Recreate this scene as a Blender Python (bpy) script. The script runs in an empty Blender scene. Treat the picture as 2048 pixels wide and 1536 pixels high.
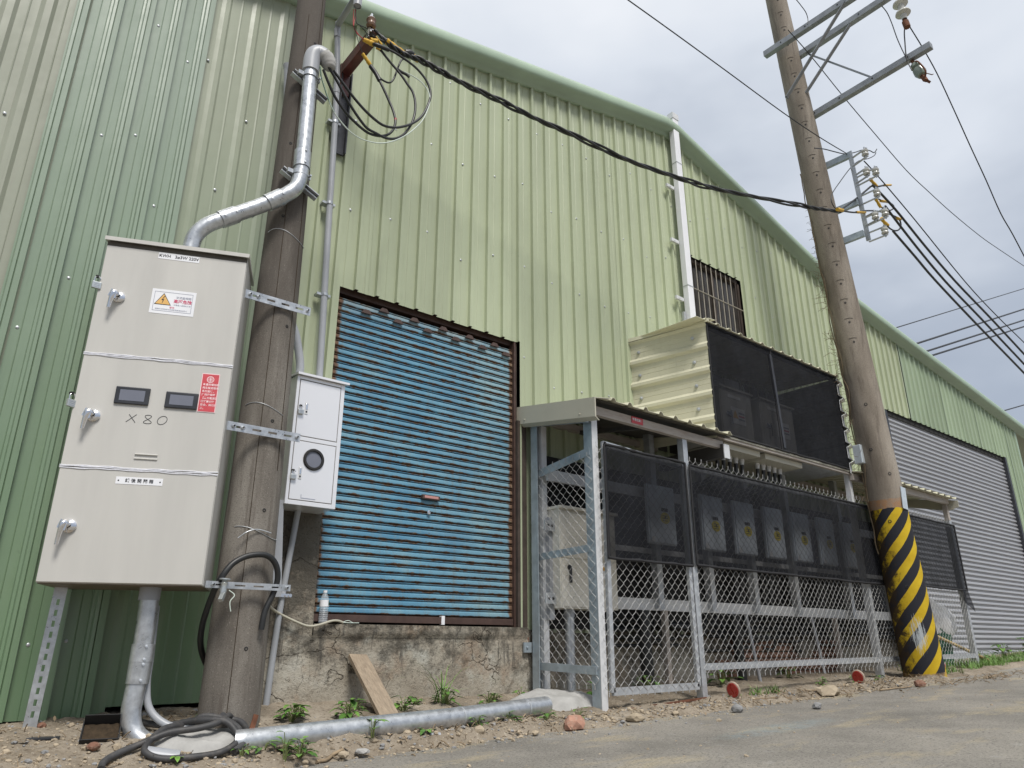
import bpy, bmesh, math, random
from mathutils import Vector, Matrix, noise
R=math.radians
S=bpy.context.scene
COL=S.collection
# ---------------------------------------------------------------- camera, light, exposure
cam_d=bpy.data.cameras.new('camera'); cam=bpy.data.objects.new('camera',cam_d); COL.objects.link(cam); S.camera=cam
cam_d.sensor_fit='HORIZONTAL'; cam_d.sensor_width=36.0; cam_d.lens=36.0*1457/2048
cam_d.clip_start=0.05; cam_d.clip_end=3000
cam.location=(0,-5,0); cam.rotation_euler=(R(90+19.7),0,R(50.9-90))
W=bpy.data.worlds.new('World'); S.world=W; W.use_nodes=True
nt=W.node_tree; nt.nodes.clear()
def wn(t,**k):
    n=nt.nodes.new(t)
    for a,b in k.items(): setattr(n,a,b)
    return n
SUN_EL,SUN_AZ=R(56),R(197)          # azimuth measured clockwise from +Y
sky=wn('ShaderNodeTexSky',sky_type='NISHITA',sun_disc=False,sun_elevation=SUN_EL,sun_rotation=SUN_AZ,dust_density=2.0)
tc=wn('ShaderNodeTexCoord'); sep=wn('ShaderNodeSeparateXYZ'); nt.links.new(tc.outputs['Generated'],sep.inputs[0])
mp=wn('ShaderNodeMapping'); mp.inputs['Scale'].default_value=(1,1,2.2); mp.inputs['Location'].default_value=(3.1,1.7,.4); nt.links.new(tc.outputs['Generated'],mp.inputs[0])
nz=wn('ShaderNodeTexNoise'); nz.inputs['Scale'].default_value=1.9; nz.inputs['Detail'].default_value=5; nz.inputs['Roughness'].default_value=.5; nt.links.new(mp.outputs[0],nz.inputs['Vector'])
el=wn('ShaderNodeMapRange'); el.inputs[1].default_value=0.0; el.inputs[2].default_value=1.0; nt.links.new(sep.outputs[2],el.inputs[0])
ad=wn('ShaderNodeMath',operation='MULTIPLY_ADD'); nt.links.new(nz.outputs[0],ad.inputs[0]); ad.inputs[1].default_value=.78; nt.links.new(el.outputs[0],ad.inputs[2])
su=wn('ShaderNodeMath',operation='SUBTRACT'); nt.links.new(ad.outputs[0],su.inputs[0]); su.inputs[1].default_value=.415
rp=wn('ShaderNodeValToRGB'); e=rp.color_ramp.elements
e[0].position=.02; e[0].color=(.30,.34,.41,1)
e[1].position=1.0; e[1].color=(1,1,1,1)
for p,c in ((.20,(.275,.32,.40,1)),(.42,(.43,.475,.55,1)),(.60,(.66,.70,.76,1))):
    q=e.new(p); q.color=c
nt.links.new(su.outputs[0],rp.inputs[0])
ml=wn('ShaderNodeVectorMath',operation='SCALE'); nt.links.new(rp.outputs[0],ml.inputs[0]); ml.inputs['Scale'].default_value=5.15
mx=wn('ShaderNodeMix',data_type='RGBA'); mx.inputs[0].default_value=.93
nt.links.new(sky.outputs[0],mx.inputs[6]); nt.links.new(ml.outputs[0],mx.inputs[7])
bg=wn('ShaderNodeBackground'); bg.inputs[1].default_value=.1; nt.links.new(mx.outputs[2],bg.inputs[0])
wo=wn('ShaderNodeOutputWorld'); nt.links.new(bg.outputs[0],wo.inputs[0])
sd=bpy.data.lights.new('sun','SUN'); sd.energy=1.5; sd.angle=R(18); sd.color=(1,.96,.9)
sun=bpy.data.objects.new('sun',sd); COL.objects.link(sun)
sdir=Vector((math.sin(SUN_AZ)*math.cos(SUN_EL),math.cos(SUN_AZ)*math.cos(SUN_EL),math.sin(SUN_EL)))
sun.rotation_euler=(sdir).to_track_quat('Z','Y').to_euler()
S.view_settings.view_transform='Standard'; S.view_settings.look='None'; S.view_settings.gamma=1; S.view_settings.exposure=1.15; S.view_settings.use_curve_mapping=False
S.cycles.max_bounces=8; S.cycles.transparent_max_bounces=24

# ---------------------------------------------------------------- helpers
def smooth(t): t=min(max(t,0),1); return t*t*(3-2*t)
def interp(x,xs,ys):
    if x<=xs[0]: return ys[0]
    for i in range(1,len(xs)):
        if x<=xs[i]:
            t=(x-xs[i-1])/(xs[i]-xs[i-1]); return ys[i-1]+t*(ys[i]-ys[i-1])
    return ys[-1]
def road_z(X): return -.638+.031*min(max(X,-5),16)
def ground_z(X,Y):
    r=interp(X,[1.5,4.3,8,12],[.22,.12,.06,.02])
    u=min(max((Y+1.15)/1.1,0),1); k=interp(X,[2,4],[1,0])
    return road_z(X)+r*(k*(1-(1-u)**2)+(1-k)*u)
class MB:
    def __init__(s,seed=0): s.v=[]; s.f=[]; s.m=[]; s.sm=[]; s.T=None; s.mi=0
    def add(s,vs,fs,smooth=False):
        o=len(s.v)
        for v in vs:
            v=Vector(v); s.v.append(s.T@v if s.T else v)
        for f in fs: s.f.append([i+o for i in f]); s.m.append(s.mi); s.sm.append(smooth)
        return s
    def box(s,x0,x1,y0,y1,z0,z1,b=0):
        if b<=0:
            vs=[(x,y,z) for x in (x0,x1) for y in (y0,y1) for z in (z0,z1)]
            return s.add(vs,[(0,1,3,2),(4,6,7,5),(0,4,5,1),(2,3,7,6),(0,2,6,4),(1,5,7,3)])
        bm=bmesh.new(); bmesh.ops.create_cube(bm,size=1)
        for v in bm.verts: v.co=Vector(((x0+x1)/2+v.co.x*(x1-x0),(y0+y1)/2+v.co.y*(y1-y0),(z0+z1)/2+v.co.z*(z1-z0)))
        bmesh.ops.bevel(bm,geom=bm.edges[:],offset=b,segments=2,profile=.5,affect='EDGES')
        return s.addbm(bm)
    def addbm(s,bm,smooth=False):
        bm.verts.ensure_lookup_table(); bm.verts.index_update()
        s.add([v.co.copy() for v in bm.verts],[[v.index for v in f.verts] for f in bm.faces],smooth); bm.free(); return s
    def bar(s,p0,p1,w,h,up=(0,0,1)):      # rectangular bar between two points
        p0=Vector(p0);p1=Vector(p1); d=(p1-p0).normalized(); u=Vector(up); r=d.cross(u)
        if r.length<1e-4: r=d.cross(Vector((1,0,0)))
        r.normalize(); u=r.cross(d)
        vs=[p+r*(w/2*a)+u*(h/2*b) for p in (p0,p1) for a,b in ((-1,-1),(1,-1),(1,1),(-1,1))]
        return s.add(vs,[(0,1,2,3),(7,6,5,4),(0,4,5,1),(1,5,6,2),(2,6,7,3),(3,7,4,0)])
    def angle(s,p0,p1,a,t,ra,rb):          # L-angle: legs along ra and rb
        p0=Vector(p0);p1=Vector(p1);ra=Vector(ra);rb=Vector(rb)
        prof=[(0,0),(a,0),(a,t),(t,t),(t,a),(0,a)]
        vs=[p+ra*x+rb*y for p in (p0,p1) for x,y in prof]
        fs=[(0,1,2,3),(0,3,4,5),(9,8,7,6),(11,10,9,6)]+[(i,i+6,(i+1)%6+6,(i+1)%6) for i in range(6)]
        return s.add(vs,fs)
    def tube(s,pts,r,n=8,caps=True):
        pts=[Vector(p) for p in pts]; k=len(pts); rr=r if isinstance(r,(list,tuple)) else [r]*k
        t0=(pts[1]-pts[0]).normalized(); a=t0.orthogonal().normalized(); vs=[]
        for i,p in enumerate(pts):
            t=(pts[min(i+1,k-1)]-pts[max(i-1,0)]).normalized()
            a=(a-t*a.dot(t)); a=a.normalized() if a.length>1e-6 else t.orthogonal().normalized(); b=t.cross(a)
            for j in range(n):
                w=2*math.pi*j/n; vs.append(p+(a*math.cos(w)+b*math.sin(w))*rr[i])
        fs=[(i*n+j,i*n+(j+1)%n,(i+1)*n+(j+1)%n,(i+1)*n+j) for i in range(k-1) for j in range(n)]
        s.add(vs,fs,True)
        if caps:
            s.add(vs[:n],[tuple(range(n-1,-1,-1))]); s.add(vs[-n:],[tuple(range(n))])
        return s
    def cyl(s,p0,p1,r,n=12,r1=None): return s.tube([p0,p1],[r,r if r1 is None else r1],n)
    def lathe(s,prof,o,axis=(0,0,1),n=16):  # prof: (radius, along axis)
        o=Vector(o); ax=Vector(axis).normalized(); a=ax.orthogonal().normalized(); b=ax.cross(a)
        for i in range(1,len(prof)-1):          # split the surface at sharp corners so they stay crisp
            d0=Vector((prof[i][0]-prof[i-1][0],prof[i][1]-prof[i-1][1])); d1=Vector((prof[i+1][0]-prof[i][0],prof[i+1][1]-prof[i][1]))
            if d0.length>1e-6 and d1.length>1e-6 and d0.angle(d1)>R(38):
                s.lathe(prof[:i+1],o,axis,n); return s.lathe(prof[i:],o,axis,n)
        vs=[]
        for r,h in prof:
            for j in range(n):
                w=2*math.pi*j/n; vs.append(o+ax*h+(a*math.cos(w)+b*math.sin(w))*max(r,1e-4))
        k=len(prof); fs=[(i*n+j,i*n+(j+1)%n,(i+1)*n+(j+1)%n,(i+1)*n+j) for i in range(k-1) for j in range(n)]
        return s.add(vs,fs,True)
    def prism(s,poly,d):                    # planar polygon (3d points) extruded by vector d
        n=len(poly); d=Vector(d); vs=[Vector(p) for p in poly]; vs=vs+[v+d for v in vs]
        return s.add(vs,[tuple(range(n-1,-1,-1)),tuple(range(n,2*n))]+[(i,(i+1)%n,(i+1)%n+n,i+n) for i in range(n)])
    def build(s,name,mat,parent=None,loc=None):
        me=bpy.data.meshes.new(name)
        off=ORG.get(parent.name if parent else None,Vector()) if loc is None else Vector(loc)
        me.from_pydata([v-off for v in s.v],[],s.f)
        mats=mat if isinstance(mat,(list,tuple)) else [mat]
        for m in mats: me.materials.append(m)
        me.polygons.foreach_set('use_smooth',s.sm); me.polygons.foreach_set('material_index',s.m); me.update()
        o=bpy.data.objects.new(name,me); COL.objects.link(o)
        if loc is not None and not parent: o.location=off
        if parent: o.parent=parent
        ORG[o.name]=off
        return o
ORG={}
def tag(o,label=None,cat=None,group=None,kind=None):
    if label: o['label']=label
    if cat: o['category']=cat
    if group: o['group']=group
    if kind: o['kind']=kind
    return o
def thing(name,label,cat,loc=(0,0,0),group=None):
    o=bpy.data.objects.new(name,None); COL.objects.link(o); o.location=loc; o.empty_display_size=.1
    ORG[o.name]=Vector(loc); return tag(o,label,cat,group)
def copy_under(o,parent,d=(0,0,0)):          # another instance of one mesh, same data
    c=o.copy(); COL.objects.link(c); c.parent=parent; c.location=Vector(o.location)+Vector(d); return c
def spline(pts,sub=4):
    P=[Vector(p) for p in pts]; out=[]
    for i in range(len(P)-1):
        a=P[max(i-1,0)];b=P[i];c=P[i+1];d=P[min(i+2,len(P)-1)]
        for k in range(sub):
            t=k/sub; out.append(.5*((2*b)+(c-a)*t+(2*a-5*b+4*c-d)*t*t+(3*b-a-3*c+d)*t**3))
    out.append(P[-1]); return out

# ---------------------------------------------------------------- materials
def N(t,kind,**k):
    n=t.nodes.new(kind)
    for a,b in k.items(): setattr(n,a,b)
    return n
def base(name,rough=.6,metal=0,spec=.5):
    m=bpy.data.materials.new(name); m.use_nodes=True; t=m.node_tree; b=t.nodes['Principled BSDF']
    b.inputs['Roughness'].default_value=rough; b.inputs['Metallic'].default_value=metal; b.inputs['Specular IOR Level'].default_value=spec
    g=N(t,'ShaderNodeNewGeometry'); return m,t,b,g.outputs['Position']
def noi(t,vec,scale,detail=4,rough=.55,stretch=None,loc=None):
    if stretch or loc:
        mp=N(t,'ShaderNodeMapping')
        if stretch: mp.inputs['Scale'].default_value=stretch
        if loc: mp.inputs['Location'].default_value=loc
        t.links.new(vec,mp.inputs[0]); vec=mp.outputs[0]
    n=N(t,'ShaderNodeTexNoise'); n.inputs['Scale'].default_value=scale; n.inputs['Detail'].default_value=detail; n.inputs['Roughness'].default_value=rough
    t.links.new(vec,n.inputs['Vector']); return n.outputs[0]
def ramp(t,fac,stops,interp='LINEAR'):
    r=N(t,'ShaderNodeValToRGB'); r.color_ramp.interpolation=interp; e=r.color_ramp.elements
    while len(e)<len(stops): e.new(.5)
    for q,(p,c) in zip(e,stops): q.position=p; q.color=(c,c,c,1) if isinstance(c,(int,float)) else (*c,1)
    t.links.new(fac,r.inputs[0]); return r.outputs[0]
def mix(t,fac,a,b,mode='MIX'):
    m=N(t,'ShaderNodeMix',data_type='RGBA',blend_type=mode)
    for sk,v in ((0,fac),(6,a),(7,b)):
        if isinstance(v,(int,float)): m.inputs[sk].default_value=v
        elif isinstance(v,tuple): m.inputs[sk].default_value=(*v,1)
        else: t.links.new(v,m.inputs[sk])
    return m.outputs[2]
def mth(t,op,a,b=None,c=None):
    m=N(t,'ShaderNodeMath',operation=op)
    for i,v in enumerate((a,b,c)):
        if v is None: continue
        if isinstance(v,(int,float)): m.inputs[i].default_value=v
        else: t.links.new(v,m.inputs[i])
    return m.outputs[0]
def bump(t,b,h,strength=.3,dist=.01):
    n=N(t,'ShaderNodeBump'); n.inputs['Strength'].default_value=strength; n.inputs['Distance'].default_value=dist
    t.links.new(h,n.inputs['Height']); t.links.new(n.outputs[0],b.inputs['Normal'])
def simple(name,c,rough=.6,metal=0,var=.12,scale=6,spec=.5,bs=0,bscale=60,dirt=None,dirt_amt=.5,stretch=None):
    m,t,b,P=base(name,rough,metal,spec)
    n=noi(t,P,scale,5,.6,stretch)
    lo=tuple(max(x*(1-var),0) for x in c); hi=tuple(x*(1+var) for x in c)
    col=ramp(t,n,[(.3,lo),(.7,hi)])
    if dirt:
        n2=noi(t,P,scale*2.3,8,.7,stretch,(5,3,1)); f=ramp(t,n2,[(.5,0.0),(.75,dirt_amt)])
        col=mix(t,f,col,dirt)
    t.links.new(col,b.inputs['Base Color'])
    rr=ramp(t,n,[(.3,max(rough-.08,.05)),(.7,min(rough+.1,1))]); t.links.new(rr,b.inputs['Roughness'])
    if bs: bump(t,b,noi(t,P,bscale,6,.65),bs,.004)
    return m
def cladding(name,c,rough,stain,spec=.5,oil=.12,fade=None):
    m,t,b,P=base(name,rough,0,spec)
    n=noi(t,P,1.1,4,.5,(1.6,1,.35)); col=ramp(t,n,[(.3,tuple(x*.9 for x in c)),(.7,tuple(min(x*1.08,1) for x in c))])
    if fade:        # paler upper sheets, deeper green low down
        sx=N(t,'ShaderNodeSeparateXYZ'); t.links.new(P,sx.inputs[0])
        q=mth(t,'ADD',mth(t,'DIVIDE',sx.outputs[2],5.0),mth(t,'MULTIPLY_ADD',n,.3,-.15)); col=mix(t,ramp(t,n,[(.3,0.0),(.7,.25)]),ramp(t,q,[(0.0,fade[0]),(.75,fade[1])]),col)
    n2=noi(t,P,9,8,.7,(3,1,.25),(2,7,1)); col=mix(t,ramp(t,n2,[(.52,0.0),(.8,.45)]),col,stain)
    n3=noi(t,P,22,3,.6,(1,1,.8),(9,1,4)); col=mix(t,ramp(t,n3,[(.72,0.0),(.76,.35)]),col,tuple(x*.5 for x in stain))
    oi=N(t,'ShaderNodeObjectInfo'); vr=ramp(t,oi.outputs['Random'],[(0.0,.90),(1.0,1.06)]); col=mix(t,1.0,col,vr,'MULTIPLY')
    rn=noi(t,P,14,7,.75,(3.2,1,.07),(1,4,2)); col=mix(t,ramp(t,rn,[(.60,0.0),(.74,.40)]),col,tuple(x*.62 for x in stain))
    t.links.new(col,b.inputs['Base Color'])
    bump(t,b,mth(t,'ADD',noi(t,P,1.6,2,.5,(2.2,1,.5)),mth(t,'MULTIPLY',noi(t,P,6,2,.5,(1,1,.8)),.18)),oil*2.2,.05)
    return m
MAT={}
MAT['clad_beige']=cladding('beige_cladding',(.325,.345,.275),.34,(.27,.26,.22))
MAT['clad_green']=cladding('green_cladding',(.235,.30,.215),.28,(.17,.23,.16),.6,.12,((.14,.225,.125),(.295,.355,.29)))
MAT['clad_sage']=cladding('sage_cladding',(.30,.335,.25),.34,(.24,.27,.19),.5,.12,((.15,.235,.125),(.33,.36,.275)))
MAT['clad_pale']=cladding('pale_green_cladding',(.415,.462,.315),.42,(.30,.32,.215))
MAT['clad_mint']=cladding('mint_green_cladding',(.33,.41,.28),.42,(.23,.30,.19))
MAT['trim_green']=simple('green_trim_paint',(.30,.39,.29),.38,0,.1,2,.5)
MAT['cream_sheet']=cladding('cream_cladding',(.62,.60,.46),.42,(.47,.45,.33))
MAT['trim_cream']=simple('grey_cream_flashing',(.45,.43,.35),.4,0,.06,3)
MAT['under_shade']=simple('painted_under_roof_shade',(.07,.066,.06),.6,0,.15,4)  # dark copy for parts under the roofs: their shade is put into the colour
MAT['galv']=simple('galvanised_steel',(.50,.52,.54),.42,.55,.16,14,.5,0,dirt=(.36,.37,.38),dirt_amt=.6)
MAT['galv_bright']=simple('bright_galvanised_steel',(.52,.54,.56),  .33,.72,.20,24,.5,.12,24,dirt=(.36,.37,.38),dirt_amt=.5)
MAT['galv_white']=simple('zinc_sprayed_rail',(.66,.67,.68),.45,.2,.08,8,dirt=(.5,.48,.45),dirt_amt=.4)
MAT['crossarm']=simple('dull_galvanised_arm',(.27,.285,.30),.5,.5,.2,8,dirt=(.16,.16,.165),dirt_amt=.6)
MAT['rustbeam']=simple('rust_streaked_beam',(.44,.40,.36),.6,.2,.18,5,dirt=(.25,.15,.1),dirt_amt=.6,stretch=(.5,1,3))
MAT['steel_blue']=simple('zinc_dusted_post',(.36,.42,.46),.5,.35,.2,7,dirt=(.22,.26,.29),dirt_amt=.7)
MAT['wire']=simple('mesh_wire_zinc',(.47,.47,.46),.4,.35,.12,30)
MAT['cab']=simple('cabinet_enamel',(.515,.505,.475),.36,0,.04,1.6,.5,dirt=(.40,.375,.33),dirt_amt=.07,stretch=(5,5,.7))
MAT['bottom_shade']=simple('painted_shade_brown',(.15,.115,.085),.5,0,.2,8)
MAT['cab_light']=simple('pale_beige_enamel',(.70,.675,.60),.4,0,.03,2)
MAT['cab_dark']=simple('cabinet_shadow_gap',(.10,.09,.075),.7)
MAT['white_enamel']=simple('white_stainless_enamel',(.83,.83,.85),.10,.3,.02,2)
MAT['grey_pvc']=simple('grey_pvc',(.34,.355,.38),.38,0,.08,5)
MAT['black_rub']=simple('black_cable_sheath',(.018,.019,.02),.42,0,.2,8)
MAT['hose']=simple('dusty_black_conduit',(.045,.045,.047),.6,0,.4,9,dirt=(.16,.14,.12),dirt_amt=.5)
MAT['yellow_tape']=simple('yellow_pvc_tape',(.62,.37,.03),.4,0,.15,25,dirt=(.35,.22,.05),dirt_amt=.4)
MAT['red_wire']=simple('red_wire',(.45,.06,.06),.4)
MAT['white_wire']=simple('pale_green_wire',(.55,.62,.56),.4)
MAT['green_wire']=simple('green_wire',(.03,.12,.06),.4)
MAT['redbrown']=simple('red_oxide_steel',(.105,.03,.027),.42,0,.35,10,dirt=(.03,.015,.015),dirt_amt=.7)
MAT['dark_steel']=simple('dark_steel_channel',(.06,.062,.07),.45,.4,.3,10)
MAT['chrome']=simple('chrome',(.8,.8,.82),.12,1,.03,10)
MAT['black']=simple('matte_black',(.015,.015,.016),.7)
MAT['frame_black']=simple('meter_bezel',(.03,.032,.038),.35)
MAT['white_plate']=simple('white_plate',(.78,.79,.82),.35,0,.03,5)
MAT['ink']=simple('black_ink',(.02,.02,.025),.6)
MAT['ink_grey']=simple('pencil_ink',(.07,.07,.075),.6)
MAT['ink_blue']=simple('faded_ink',(.25,.27,.35),.6)
MAT['ink_red']=simple('red_ink',(.62,.10,.18),.5)
MAT['red_plate']=simple('red_plate',(.56,.07,.085),.4,0,.08,20)
MAT['pink']=simple('pale_pink_print',(.85,.62,.64),.5)
MAT['orange']=simple('warning_orange',(.75,.45,.14),.5)
MAT['yellow']=simple('warning_yellow',(.80,.66,.03),.5)
MAT['sealant']=simple('white_sealant',(.66,.67,.72),.5,0,.15,30)
MAT['tag_white']=simple('aluminium_tag',(.62,.68,.72),.35,.4)
MAT['lock']=simple('padlock_steel',(.55,.58,.58),.3,.7)
MAT['tan_bar']=simple('tan_window_bar',(.34,.31,.26),.5,0,.15,9)
MAT['curtain']=simple('grey_curtain',(.16,.16,.17),.9,0,.2,9)
MAT['porcelain']=simple('white_porcelain',(.52,.52,.49),.15,0,.06,9,dirt=(.4,.36,.3))
MAT['porc_brown']=simple('brown_porcelain',(.2,.12,.08),.25)
MAT['greenglass']=simple('green_glazed_porcelain',(.20,.24,.20),.2)
MAT['brown_paint']=simple('brown_painted_steel',(.07,.042,.034),.5,0,.25,9,dirt=(.07,.035,.025),dirt_amt=.8)
MAT['brown_dark']=simple('dark_jamb_rust',(.06,.045,.036),.6,0,.3,6,dirt=(.03,.022,.018),dirt_amt=.8)
MAT['pinkmetal']=simple('faded_red_handle',(.48,.24,.22),.5)
MAT['dark_inside']=simple('dark_interior',(.02,.02,.02),.9)
MAT['mortar']=simple('pale_mortar',(.36,.355,.34),.9,0,.15,10,.2,.6,40)
MAT['brick_lump']=simple('pale_broken_brick',(.36,.20,.145),.9,0,.25,16,.2,.6,50,dirt=(.42,.36,.29),dirt_amt=.8)
MAT['brick']=simple('red_clay_brick',(.22,.115,.08),.9,0,.3,14,.2,.6,70,dirt=(.34,.28,.22),dirt_amt=.85)
MAT['stone']=simple('pale_stone',(.36,.30,.22),.9,0,.25,11,.2,.4,60)
MAT['stone_grey']=simple('grey_stone',(.26,.26,.26),.9,0,.25,11,.2,.4,60)
MAT['wood']=simple('weathered_board',(.30,.24,.175),.75,0,.22,7,.3,.3,40,dirt=(.14,.095,.06),dirt_amt=.8,stretch=(9,2,.9))
MAT['leaf']=simple('weed_leaf',(.075,.17,.028),.5,0,.3,30)
MAT['leaf_light']=simple('young_leaf',(.14,.27,.05),.5,0,.3,30)
MAT['stem']=simple('weed_stem',(.13,.16,.05),.6)
MAT['grass']=simple('roadside_grass',(.13,.24,.05),.55,0,.4,12)
MAT['dry']=simple('dry_twig',(.24,.18,.115),.85,0,.35,20)
MAT['soil']=simple('dark_soil',(.045,.032,.02),.95,0,.4,40,.2,.8,60)
MAT['vine']=simple('dead_vine',(.16,.12,.075),.85,0,.35,20)
MAT['refl']=simple('red_reflector',(.36,.03,.022),.3,0,.12,25,dirt=(.3,.12,.08),dirt_amt=.5)
MAT['refl_rim']=simple('reflector_housing',(.42,.33,.26),.6,0,.2,15)
MAT['rust']=simple('rusty_iron',(.14,.06,.035),.85,0,.4,20,.3,.5,80)
MAT['silver_slat']=simple('silver_shutter_slat',(.43,.435,.455),.4,.35,.06,2,dirt=(.40,.40,.41),dirt_amt=.5,stretch=(.3,1,6))
MAT['box_grey']=simple('grey_disconnect_box',(.72,.80,.90),.4,0,.05,3)
MAT['screen']=simple('meter_window_glass',(.17,.18,.22),.12,0,.05,4)
MAT['tarp']=simple('white_woven_sack',(.6,.6,.6),.6,0,.15,12,.5,.5,30)
MAT['green_bin']=simple('dark_green_plastic',(.02,.10,.06),.4)
MAT['bamboo']=simple('bamboo_pole',(.45,.33,.15),.6,0,.2,12)
MAT['shade_black']=simple('painted_shade_black',(.012,.012,.013),.7)
def m_net():
    m,t,b,P=base('black_shade_net',.8,0,.2)
    n=noi(t,P,5,4,.6,(1,1,1)); t.links.new(ramp(t,n,[(.3,(.004,.0045,.006)),(.75,(.012,.013,.017))]),b.inputs['Base Color'])
    tr=N(t,'ShaderNodeBsdfTransparent'); ms=N(t,'ShaderNodeMixShader')
    wv=noi(t,P,3.2,3,.5,(1.5,1,.6),(4,0,2)); t.links.new(ramp(t,wv,[(.3,.87),(.7,.76)]),ms.inputs[0])
    t.links.new(tr.outputs[0],ms.inputs[1]); t.links.new(b.outputs[0],ms.inputs[2])
    t.links.new(ms.outputs[0],t.nodes['Material Output'].inputs[0]); return m
MAT['net']=m_net()
MAT['net_hem']=simple('folded_net_hem',(.014,.014,.016),.8)
def m_glass(name,tint,alpha):
    m,t,b,P=base(name,.12,0,.3); b.inputs['Base Color'].default_value=(*tint,1)
    tr=N(t,'ShaderNodeBsdfTransparent'); ms=N(t,'ShaderNodeMixShader'); ms.inputs[0].default_value=alpha
    t.links.new(tr.outputs[0],ms.inputs[1]); t.links.new(b.outputs[0],ms.inputs[2]); t.links.new(ms.outputs[0],t.nodes['Material Output'].inputs[0]); return m
MAT['bottle']=m_glass('clear_plastic',(.75,.8,.85),.28)
MAT['pane']=m_glass('dark_window_glass',(.06,.055,.05),.85)
def m_blue():
    m,t,b,P=base('blue_shutter_paint',.5,0,.5)
    n=noi(t,P,2.2,5,.6,(1,1,2.5)); col=ramp(t,n,[(.3,(.07,.20,.315)),(.55,(.125,.29,.40)),(.75,(.215,.345,.385))])
    sx=N(t,'ShaderNodeSeparateXYZ'); t.links.new(P,sx.inputs[0])
    # grey-green fade towards the right-hand side of the door
    fade=mth(t,'MULTIPLY',ramp(t,mth(t,'DIVIDE',mth(t,'SUBTRACT',sx.outputs[0],2.3),1.8),[(.45,0.0),(1.0,.6)]),ramp(t,noi(t,P,1.5,3),[(.3,.3),(.7,1.0)]))
    col=mix(t,fade,col,(.30,.40,.40))
    # top three slats weathered to pale bare primer
    top=ramp(t,mth(t,'DIVIDE',mth(t,'SUBTRACT',sx.outputs[2],2.45),.3),[(.25,0.0),(.75,.85)])
    col=mix(t,mth(t,'MULTIPLY',top,ramp(t,noi(t,P,6,4,.6,(1,1,.4)),[(.35,.35),(.6,1.0)])),col,(.30,.33,.32))
    # chipped edges, rust
    oc=N(t,'ShaderNodeTexCoord'); so=N(t,'ShaderNodeSeparateXYZ'); t.links.new(oc.outputs['Object'],so.inputs[0])
    edge=mth(t,'ABSOLUTE',mth(t,'DIVIDE',so.outputs[2],.031))
    en=mth(t,'MULTIPLY_ADD',noi(t,P,9,7,.7,(1.2,1,3)),1.6,-.85)
    er=ramp(t,mth(t,'ADD',edge,en),[(.62,0.0),(.76,1.0)])
    ends=mth(t,'MAXIMUM',mth(t,'DIVIDE',mth(t,'SUBTRACT',2.33,sx.outputs[0]),.06),mth(t,'DIVIDE',mth(t,'SUBTRACT',sx.outputs[0],4.03),.06))
    ef=ramp(t,mth(t,'ADD',ends,mth(t,'MULTIPLY',noi(t,P,14,4),.9)),[(.62,0.0),(.95,1.0)])
    rn=noi(t,P,16,8,.72,(1,1,2.2),(3,3,8)); spots=ramp(t,rn,[(.665,0.0),(.70,.9)])
    gd=noi(t,P,10,7,.75,(2.4,1,.16),(6,0,3)); col=mix(t,ramp(t,gd,[(.52,0.0),(.70,.55)]),col,(.16,.20,.20))
    rf=mth(t,'MAXIMUM',mth(t,'MAXIMUM',er,ef),spots)
    rc=ramp(t,noi(t,P,30,5,.6),[(.3,(.05,.032,.022)),(.55,(.15,.085,.05)),(.75,(.25,.21,.14))])
    col=mix(t,rf,col,rc); t.links.new(col,b.inputs['Base Color'])
    t.links.new(ramp(t,rf,[(0,.42),(1,.85)]),b.inputs['Roughness'])
    bump(t,b,mth(t,'SUBTRACT',noi(t,P,40,4),rf),.25,.002); return m
MAT['blue']=m_blue()
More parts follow.
